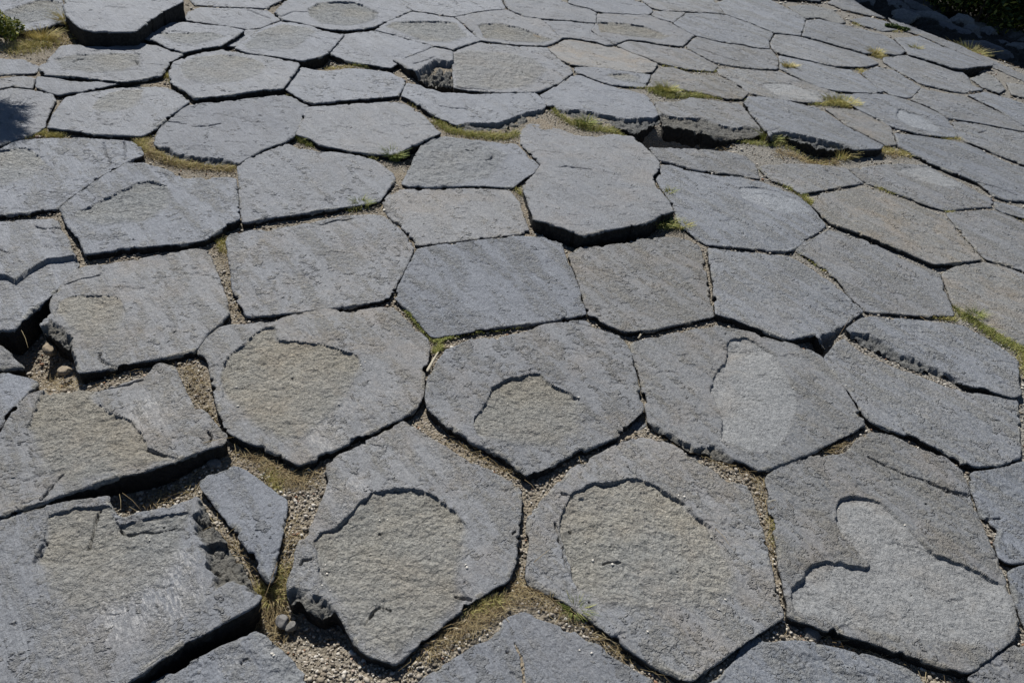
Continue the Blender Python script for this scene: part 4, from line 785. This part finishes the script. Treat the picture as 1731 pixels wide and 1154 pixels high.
# low grass and moss in the joints: line, count, spread px, blade height m, greenness
VERGE = [([(230, 250), (250, 258), (300, 280), (395, 290)], 900, 5, .018, .22), ([(245, 235), (238, 262)], 500, 6, .016, .25), ([(50, 228), (110, 232)], 500, 4, .014, .3), ([(30, 243), (60, 232)], 160, 3, .014, .35), ([(150, 153), (260, 136), (285, 132)], 700, 3, .016, .3),
         ([(285, 128), (300, 150), (325, 168)], 450, 4, .016, .35), ([(300, 100), (315, 93)], 120, 3, .014, .3), ([(330, 172), (345, 173)], 90, 3, .014, .6), ([(445, 158), (480, 156), (505, 166)], 420, 4, .016, .35), ([(505, 168), (522, 174)], 90, 2, .014, .4),
         ([(600, 112), (625, 116)], 240, 3, .018, .5), ([(550, 113), (600, 118)], 120, 3, .012, .2), ([(503, 236), (530, 250)], 300, 4, .016, .55), ([(560, 260), (640, 272)], 260, 3, .014, .4), ([(690, 170), (705, 185)], 160, 4, .014, .3), ([(735, 208), (760, 225), (800, 232), (850, 236), (875, 228)], 1100, 5, .018, .45),
         ([(930, 150), (950, 135)], 180, 3, .012, .4), ([(905, 158), (912, 152)], 80, 3, .01, .4), ([(1050, 148), (1090, 152)], 260, 2.5, .014, .35), ([(1095, 155), (1130, 168), (1190, 166)], 600, 4, .02, .5), ([(1175, 167), (1255, 173)], 300, 2.5, .014, .4), ([(935, 190), (960, 208), (990, 220), (1055, 226)], 800, 4, .018, .45),
         ([(1120, 115), (1160, 122), (1210, 125)], 420, 2.5, .014, .35), ([(1325, 118), (1340, 126)], 260, 3.5, .016, .2), ([(1350, 132), (1375, 140)], 90, 2, .012, .25), ([(1370, 178), (1450, 182)], 800, 3.5, .018, .35), ([(1455, 190), (1490, 205), (1510, 218)], 140, 2, .01, .3), ([(1525, 222), (1560, 232), (1600, 238), (1635, 240)], 300, 2.5, .012, .3),
         ([(1465, 92), (1500, 105)], 420, 3, .016, .2), ([(1535, 92), (1555, 94)], 160, 3, .014, .35), ([(1445, 118), (1460, 130), (1495, 152)], 260, 3, .012, .25), ([(1440, 42), (1520, 56)], 420, 3, .014, .3), ([(1285, 290), (1305, 308), (1345, 328), (1365, 345), (1400, 378)], 900, 3, .014, .45), ([(1120, 318), (1132, 345)], 260, 3, .018, .5),
         ([(1340, 424), (1370, 445), (1440, 495)], 500, 3, .012, .45), ([(1480, 322), (1590, 352), (1610, 370)], 420, 3, .012, .4), ([(1700, 362), (1731, 372)], 160, 4, .012, .4), ([(1610, 520), (1650, 550), (1690, 578), (1731, 600)], 1500, 8, .02, .55), ([(1560, 537), (1610, 545)], 420, 4, .014, .35), ([(1490, 533), (1560, 538)], 320, 3, .012, .15),
         ([(1235, 240), (1310, 250)], 240, 3, .02, .5), ([(1480, 258), (1540, 268)], 340, 4, .016, .25), ([(590, 358), (620, 352)], 260, 4, .018, .5), ([(405, 385), (470, 373)], 140, 3, .012, .3), ([(0, 372), (60, 366)], 240, 3, .014, .4), ([(180, 425), (330, 413)], 220, 4, .012, .35),
         ([(370, 400), (378, 430)], 240, 5, .012, .35), ([(430, 985), (470, 1000), (480, 960)], 200, 10, .03, .3), ([(790, 1045), (850, 1015)], 200, 8, .02, .3), ([(455, 800), (470, 830)], 260, 10, .014, .25), ([(1725, 600), (1731, 640)], 300, 8, .016, .4), ([(145, 76), (230, 66)], 700, 5, .03, .5), ([(20, 90), (100, 72)], 500, 10, .025, .3),
         ([(1100, 160), (1120, 120)], 40, 2, .01, .3), ([(870, 322), (885, 335)], 90, 3, .012, .35), ([(1300, 880), (1305, 930)], 90, 3, .012, .4), ([(1590, 280), (1640, 300)], 90, 2, .008, .3), ([(250, 835), (310, 820)], 30, 12, .012, .2), ([(1300, 240), (1360, 262), (1420, 272)], 220, 5, .018, .3)]
MOSS = [([(690, 530), (715, 560), (735, 580)], 1500, 4, .006, .62), ([(735, 582), (790, 566), (850, 558), (885, 552)], 2600, 3.5, .006, .62), ([(745, 590), (735, 600)], 300, 4, .006, .5)]
def verge(items, name, label, mat, thick):
    P0, P1, PB, PW_, T = [], [], [], [], []
    for line, n, spd, hgt, green in items:
        n = int(n*1.5)
        p = along(line, n, spd, rng); w = unproj(p, -.02); okk = ~covered(w[:, 0], w[:, 1]); w = w[okk]; m = len(w)
        if not m: continue
        sc = np.clip(330/px_per_m(w[:, 0], w[:, 1]), 1, 3.2); z = G(w[:, 0], w[:, 1])+(.007 if name == 'moss' else .002); b = np.column_stack([w, z]); h = hgt*rng.uniform(.4, 1.1, m)*sc**.35
        lean = rng.normal(0, .55, (m, 2))*h[:, None]; t = b+np.column_stack([lean, h]); P0.append(b); P1.append(t); PB.append(np.column_stack([-lean*.2, h*.12])); PW_.append(thick*rng.uniform(.7, 1.2, m)*sc); T.append(np.clip(green+rng.normal(0, .14, m), 0, 1))
    b0, b1, bb, bw, tt = map(np.concatenate, (P0, P1, PB, PW_, T)); V, F = blades(b0, b1, bb, bw)
    return tag(mesh_np(name, V, F, mat, None, dict(tint=np.repeat(tt, 9))), label, None, None, 'stuff')
verge(VERGE, 'short_grass', 'short yellow-green grass growing along the joints', GRASS, .00075)
verge(MOSS, 'moss', 'low green moss filling the joint in the middle of the pavement', GRASS, .0011)

TUFT_G = 'grass tufts growing in the joints'
def tuft(px, n, hgt, rad, green, label, seed):
    r = np.random.default_rng(seed); c = unproj([px], -.03)[0]; z0 = float(G(c[:1], c[1:])[0])
    if z0 < -.2: c = np.array([c[0]-rn[0]*ridge_u(*c), c[1]-rn[1]*ridge_u(*c)]); z0 = float(G(c[:1], c[1:])[0])
    m = n; sc = float(np.clip(330/px_per_m(*c), 1, 3.2))
    a = r.uniform(0, 2*np.pi, m); q = rad*np.sqrt(r.uniform(0, 1, m)); b = np.stack([np.cos(a)*q, np.sin(a)*q*.6, np.zeros(m)], 1); h = hgt*r.uniform(.45, 1.1, m)
    out = r.uniform(.2, 1.5, m)*h; t = b+np.stack([np.cos(a)*out, np.sin(a)*out, h], 1); V, F = blades(b, t, np.stack([-np.cos(a)*out*.3, -np.sin(a)*out*.3, h*.15], 1), r.uniform(.0006, .0011, m)*sc)
    o = mesh_np('grass_tuft', V, F, GRASS, None, dict(tint=np.repeat(np.clip(green+r.normal(0, .18, m), 0, 1), 9))); o.location = (c[0], c[1], z0); tag(o, label, 'grass tuft', TUFT_G)
for i, a in enumerate([((1118, 386), 240, .05, .05, .6, 'green grass tuft in shade under the lower right edge of the raised central stone'),
    ((1150, 392), 120, .035, .035, .45, 'small yellow-green grass tuft at the tip of the raised central stone'),
    ((665, 274), 220, .05, .035, .75, 'dark green grass tuft below the smooth six-sided stone left of centre'),
    ((1125, 163), 260, .05, .06, .45, 'yellow-green rounded grass clump below the stone with a pale lip, upper right of centre'),
    ((988, 218), 240, .045, .05, .6, 'green grass tuft under the ledge just above the raised central stone'),
    ((512, 243), 140, .03, .025, .65, 'small green grass tuft in the gap left of the smooth six-sided stone'),
    ((610, 356), 140, .035, .03, .6, 'small green grass tuft between the wide stone left of centre and the stone below it'),
    ((1420, 182), 420, .04, .12, .3, 'long yellow grass tuft in the joint at the upper right'),
    ((1640, 80), 420, .11, .13, .3, 'large grass bunch on the outer edge of the pavement at upper right'),
    ((968, 1042), 160, .03, .025, .7, 'bright green grass tuft in the gravel between the bottom stones'),
    ((458, 1000), 80, .024, .04, .2, 'straw-coloured grass tuft beside the tip of the small wedge stone'),
    ((150, 70), 160, .06, .04, .65, 'green grass tuft at the left foot of the tall raised block'),
    ((215, 66), 180, .05, .06, .6, 'wide green grass tuft along the shaded foot of the tall raised block'),
    ((1300, 245), 140, .06, .05, .55, 'thin green grass tuft in the deep gap at upper right of centre'),
    ((1425, 272), 70, .06, .05, .15, 'sparse dry grass stalks in the shade below the thick overhanging stone'),
    ((1330, 122), 160, .045, .04, .15, 'small straw-yellow grass tuft at a stone corner in the upper right'),
    ((1476, 98), 160, .045, .05, .12, 'tan grass tuft in the joint near the upper right corner stones'),
    ((1545, 92), 120, .05, .035, .35, 'little pale green grass tuft nearest the black hole at upper right'),
    ((1640, 545), 200, .035, .03, .65, 'green grass tuft in the grassy joint at the right edge'),
    ((1130, 335), 90, .03, .02, .55, 'little green grass tuft in the seam right of the raised central stone'),
    ((120, 52), 170, .09, .05, .1, 'dry straw grass clump leaning against the tall raised block'),
    ((75, 72), 200, .06, .08, .08, 'flattened dry grass clump right of the leafy green plant')]): tuft(*a, 500+i)

# leafy plants
def leaves(r, n, centre, rad, size, tint_fn):
    d = r.normal(size=(n, 3)); d /= np.linalg.norm(d, axis=1)[:, None]; p = centre+d*(np.array(rad)*r.uniform(.35, 1, (n, 1))**.6)
    nn = r.normal(size=(n, 3))+[0, 0, .8]; nn /= np.linalg.norm(nn, axis=1)[:, None]; u = np.cross(nn, r.normal(size=(n, 3))); u /= np.linalg.norm(u, axis=1)[:, None]; v = np.cross(nn, u); s = size*r.uniform(.6, 1.3, (n, 1))
    V = np.stack([p-u*s, p+v*s*.45+nn*s*.12, p+u*s, p-v*s*.45+nn*s*.12], 1); F = np.arange(4*n).reshape(n, 4); return V.reshape(-1, 3), F, np.repeat(tint_fn(p, r), 4)
def stems(r, n, h, spread):
    a = r.uniform(0, 2*np.pi, n); b = np.stack([np.cos(a)*spread*.2, np.sin(a)*spread*.2, np.zeros(n)-.02], 1); t = np.stack([np.cos(a)*spread*.8, np.sin(a)*spread*.8, h*r.uniform(.6, 1, n)], 1)
    return blades(b, t, np.zeros((n, 3)), np.full(n, h*.018))
def ground_at(px, z=-.8):
    for _ in range(12):
        w = unproj([px], z)[0]; z = .5*z+.5*float(G(w[:1], w[1:])[0])
    return w, z
def bush(name, xy, z, rad, n, size, tf, label, cat, seed, group=None):
    r = np.random.default_rng(seed); e = bpy.data.objects.new(name, None); scene.collection.objects.link(e); e.location = (*xy, z); tag(e, label, cat, group); e.empty_display_size = .1
    Vs, Fs, Ts, b = [], [], [], 0
    for k in range(max(1, int(n/260))):
        c = np.array([r.uniform(-.65, .65)*rad[0], r.uniform(-.65, .65)*rad[1], rad[2]*r.uniform(.45, 1.25)]); V, F, T = leaves(r, 260, c, np.array(rad)*.42, size, tf); Vs.append(V); Fs.append(F+b); Ts.append(T); b += len(V)
    mesh_np('foliage', np.concatenate(Vs), np.concatenate(Fs), LEAF, e, dict(tint=np.concatenate(Ts)), False)
    V, F = stems(r, 14, rad[2]*1.3, rad[0]); mesh_np('stem', V, F, BARK, e, dict(tint=np.full(len(V), .5))); return e
c = unproj([(8, 76)], -.04)[0]; bush('leafy_plant', c, float(G(c[:1], c[1:])[0]), (.13, .10, .11), 1300, .011, lambda p, r: r.uniform(.55, .93, len(p)), 'bright green leafy plant rooted among dry grass in the upper left corner', 'plant', 31)
c = unproj([(1520, 54)], -.02)[0]; bush('leafy_plant', c, float(G(c[:1], c[1:])[0]), (.17, .07, .035), 520, .014, lambda p, r: r.uniform(.1, .7, len(p)), 'low dark green creeping plant near the pavement rim at upper right', 'plant', 32)

# ---------------------------------------------------------------- beyond the rim: slope, boulders, bushes
def boulder(name, label, px, z, size, seed, cat, group, sq=.6, mat=STONE, tint=.4, rot=0, long=1., world_xy=None):
    size = size*(.62 if name == 'boulder' else 1)
    r = np.random.default_rng(seed); big = name != 'loose_stone'; n = 30 if big else 18
    if big:
        w, z = ground_at(px)
    th, ph = np.meshgrid(np.linspace(0, np.pi, n), np.linspace(0, 2*np.pi, 2*n, endpoint=False), indexing='ij')
    d = np.stack([np.sin(th)*np.cos(ph), np.sin(th)*np.sin(ph), np.cos(th)], -1).reshape(-1, 3)
    pl = r.normal(size=(11, 3)); pl /= np.linalg.norm(pl, axis=1)[:, None]; rad = np.min(1/np.maximum(.001, (d@pl.T)/r.uniform(.6, .9, 11)), axis=1); rad = np.clip(rad, .5, 1.15)
    rad = rad+fbm(d[:, 0]*2.5+seed, d[:, 1]*2.5+d[:, 2]*2, 401, 5, .65)*(.2 if big else .08); V = d*rad[:, None]*[long, 1, sq]*size; ii = np.arange(n*2*n).reshape(n, 2*n)
    a = ii[:-1]; b = ii[1:]; F = np.stack([a.ravel(), b.ravel(), np.roll(b, -1, 1).ravel(), np.roll(a, -1, 1).ravel()], 1)
    o = mesh_np(name, V, F, mat, None, dict(tint=np.full(len(V), tint)), not big); w = unproj([px], z)[0] if world_xy is None else world_xy; z = z if world_xy is None else float(G(w[:1], w[1:])[0]); o.location = (w[0], w[1], z+size*sq*.35); o.rotation_euler = (0, 0, rot); return tag(o, label, cat, group)
BG = 'boulders below the rim of the pavement'
for i, (px, z, s_, tn, rt, lg, lb) in enumerate([
    ((1592, 26), -1.05, .26, .2, .3, 1.5, 'grey flat boulder in dappled light, highest of the row beyond the rim'),
    ((1622, 34), -1.0, .24, .1, 1.2, 1.1, 'small dark rounded boulder beside the bushes beyond the rim'),
    ((1645, 58), -.95, .34, .6, -.5, 1.6, 'broad tan boulder with layered cracks in the middle of the row beyond the rim'),
    ((1678, 62), -.95, .26, .5, -.4, 1.3, 'brownish boulder overlapped by the broad tan boulder beyond the rim'),
    ((1705, 66), -.9, .22, .3, -.5, 1.4, 'grey block at the foot of the dark bush near the right edge'),
    ((1728, 76), -.85, .20, .35, 0, 1.1, 'pale rounded boulder cut by the right edge below the dark bush'),
    ((1540, 14), -1.1, .36, .05, -.5, 1.7, 'long dark shaded boulder left of the bushes at the top edge'),
    ((1500, 4), -1.1, .34, .1, -.3, 1.6, 'shaded boulder at the top edge behind the rim slab'),
    ((1560, 38), -.8, .26, .05, -.6, 1.9, 'low dark slab-like rock lying in shade just beyond the rim'),
    ((1610, 66), -.75, .25, .05, -.6, 2.2, 'long low dark rock in shade beneath the broad tan boulder'),
    ((1665, 92), -.7, .22, .05, -.6, 2.2, 'low dark rock in shade right of the large grass bunch'),
    ((1470, -6), -1.0, .34, .1, .2, 1.4, 'dark boulder barely showing at the top edge left of the other rim boulders')]): boulder('boulder', lb, px, z, s_, 600+i, 'boulder', BG, .6, STONE, tn, rt, lg)
rr_ = np.random.default_rng(77)
for i in range(36):
    u_, s_ = rr_.uniform(.2, 1.)**.8*3., rr_.uniform(-2.2, 3.); q = RA+rd*s_+rn*u_
    boulder('rubble_stone', 'small dark rubble stone lying in shade on the slope beyond the rim', (0, 0), -.6, rr_.uniform(.05, .17), 640+i, 'stone', 'rubble stones on the shaded slope beyond the rim', .6, STONE, rr_.uniform(.05, .5), rr_.uniform(0, 3), rr_.uniform(1, 1.7), q)
BU = 'bushes beyond the rim of the pavement'
yl = lambda lo, hi: (lambda p, r: np.where(r.uniform(0, 1, len(p)) < .3, r.uniform(.82, 1, len(p)), r.uniform(lo, hi, len(p))))  # yellow leaves, tint brightened on a share of them to paint in sunlight
for i, (px, z, rad, n, f, lb) in enumerate([((1648, 44), -1.25, (.8, .65, .75), 12000, yl(.2, .8), 'bush with some sunlit yellow leaves behind the boulders at upper right'),
    ((1716, 58), -1.2, (.8, .7, .8), 12000, yl(0, .5), 'dark green dense bush filling the upper right corner'),
    ((1585, 12), -1.3, (.8, .6, .6), 9000, yl(0, .6), 'shaded bush at the top edge above the highest rim boulder'),
    ((1735, 22), -1.3, (1.1, .9, .9), 11000, yl(0, .5), 'rearmost dark bush cut off by the top right corner')]):
    w, z = ground_at(px); print(px, w, z, ridge_u(*w)); bush('bush', w, z-.05, rad, n, .035, f, lb, 'bush', 700+i, BU)

# loose stones and a twig in the joints
LS = 'loose stones lying in the joints'
for i, (px, z, s_, tn, sq, lb) in enumerate([((1326, 267), -.045, .034, .75, .7, 'pale rounded loose stone in the gravel below the thick overhanging stone'), ((1311, 262), -.045, .026, .2, .6, 'small grey loose stone left of the pale rounded one'),
    ((86, 592), -.05, .020, 1., .8, 'rusty brown loose stone in the gravel hollow at the left'), ((112, 628), -.045, .017, .95, .8, 'brown loose pebble against the stone edge at the left, nearest the pavement corner'),
    ((1040, 1090), -.02, .015, .8, .5, 'flat pale chip beside the needle bundle near the bottom'), ((478, 1052), -.05, .014, .1, .8, 'dark loose stone in the sandy hollow at the bottom, right of the dry grass tuft'), ((493, 1060), -.05, .012, .4, .8, 'grey loose stone next to the dark one in the bottom sandy hollow'),
    ((1095, 560), -.02, .012, .9, .6, 'short brown fragment in the joint right of the middle'), ((362, 785), -.03, .016, .45, .5, 'flat grey loose stone by the needles above the small wedge stone'), ((1372, 1068), -.03, .03, .1, .5, 'dark angular chunk in the shaded joint at the bottom right'),
    ((345, 605), -.02, .016, .2, .8, 'grey loose stone at the head of the gravel gap left of centre'), ((663, 352), -.02, .014, .9, .7, 'tan loose stone at the junction left of centre'), ((304, 613), -.03, .011, .9, .7, 'reddish loose stone at the left of the gravel gap head')]):
    boulder('loose_stone', lb, px, z, s_, 800+i, 'stone', LS, sq, STONE, tn, i*1.1, 1.25)
def twig(a, b, z, rad, label):
    p, q = unproj([a], z)[0], unproj([b], z)[0]; L = np.linalg.norm(q-p); n = 16; V = []
    for i in range(n):
        t = i/(n-1); c = p+(q-p)*t; w = rad*(1-.55*t)*(.35 if i in (0, n-1) else 1)
        for k in range(8): A = k*math.pi/4; nx_ = np.array([-(q-p)[1], (q-p)[0]])/L; V.append((*(c+nx_*math.cos(A)*w), z+math.sin(A)*w*.7+.003*math.sin(t*3)+t*.006))
    F = [(i*8+k, i*8+(k+1) % 8, i*8+8+(k+1) % 8, i*8+8+k) for i in range(n-1) for k in range(8)]; V = np.array(V); o = mesh_np('twig', V-[*p, z], F, WOOD, None, dict(tint=np.full(len(V), .8))); o.location = (*p, z); tag(o, label, 'twig')
twig((722, 628), (741, 597), .006, .006, 'bleached broken twig in the gap at the centre, below the green moss')
twig((1078, 572), (1087, 563), -.012, .005, 'short brown twig piece in the dark gap right of the centre')

# ---------------------------------------------------------------- trees just outside the frame whose shade falls in it
def needle_tree(name, label, base, height, crown_c, rad, n, ln, seed, wid=.0012):
    r = np.random.default_rng(seed); e = bpy.data.objects.new(name, None); scene.collection.objects.link(e); e.location = (*base, float(G(np.array([base[0]]), np.array([base[1]]))[0])); tag(e, label, 'tree')
    z0 = e.location.z; m = 20; V = []
    for i in range(m):
        t = i/(m-1); w = height*.018*(1-.85*t)
        for k in range(10): V.append((math.cos(k*.628)*w+math.sin(t*4)*.03, math.sin(k*.628)*w, t*height-.1))
    F = [(i*10+k, i*10+(k+1) % 10, i*10+10+(k+1) % 10, i*10+10+k) for i in range(m-1) for k in range(10)]; mesh_np('trunk', V, F, BARK, e, dict(tint=np.full(len(V), .5)))
    nb = max(10, n//220); B, T = [], []; cc = np.array(crown_c)-[base[0], base[1], z0]
    d = r.normal(size=(nb, 3)); d /= np.linalg.norm(d, axis=1)[:, None]; tips = cc+d*np.array(rad)*r.uniform(.3, 1, (nb, 1))**.5; root = np.column_stack([np.zeros((nb, 2)), np.clip(tips[:, 2]-.25*height*r.uniform(.2, .6, nb), .2, height*.95)])
    Vb, Fb = blades(root, tips, np.zeros((nb, 3)), np.full(nb, height*.004)); mesh_np('branch', Vb, Fb, BARK, e, dict(tint=np.full(len(Vb), .4)))
    k = r.integers(0, nb, n); u = r.uniform(.45, 1, n)[:, None]; p = root[k]+(tips[k]-root[k])*u; dd = (tips[k]-root[k]); dd /= np.linalg.norm(dd, axis=1)[:, None]; q = r.normal(size=(n, 3))*.7+dd*.9; q /= np.linalg.norm(q, axis=1)[:, None]
    Vn, Fn = blades(p, p+q*ln*r.uniform(.6, 1.1, (n, 1)), np.zeros((n, 3)), np.full(n, wid)); mesh_np('crown', Vn, Fn, LEAF, e, dict(tint=np.full(len(Vn), .35))); return e
ts = np.array(TO_SUN); w = unproj([(-30, 224)], 0)[0]; c = np.array([w[0], w[1], 0])+ts*(.72/ts[2])
needle_tree('pine_tree', 'young pine tree just outside the left edge, its needle shadow falling on the stones', (c[0]-.30, c[1]+.1), 1.3, c, (.17, .26, .2), 15000, .085, 901, .0017)
w = np.array([RA[0]*.38+RB[0]*.62, RA[1]*.38+RB[1]*.62])+rn*1.98; 
CT = ['shading the boulder row', 'nearest the right edge of the view', 'second to the right outside the view', 'rightmost of the conifers', 'second from the left, above the top edge', 'leftmost of the conifers']
for i, (o_, rr, hh) in enumerate([(0., 1.8, 9.), (2.1, 1.8, 9.6), (4.2, 2., 9.), (6.2, 2., 10.), (-2.1, 1.95, 9.4), (-4.1, 1.95, 9.)]):
    g = w+rd*o_; c = np.array([g[0], g[1], -.8])+ts*((hh+.8)/ts[2])
    needle_tree('conifer_tree', 'conifer standing beyond the rim of the pavement, '+CT[i], (c[0]+.2, c[1]), hh+1.5, c, (rr, rr, rr*1.1), 22000, .5, 910+i, .024)['group'] = 'conifers standing beyond the rim'
print('built', len(bpy.data.objects))
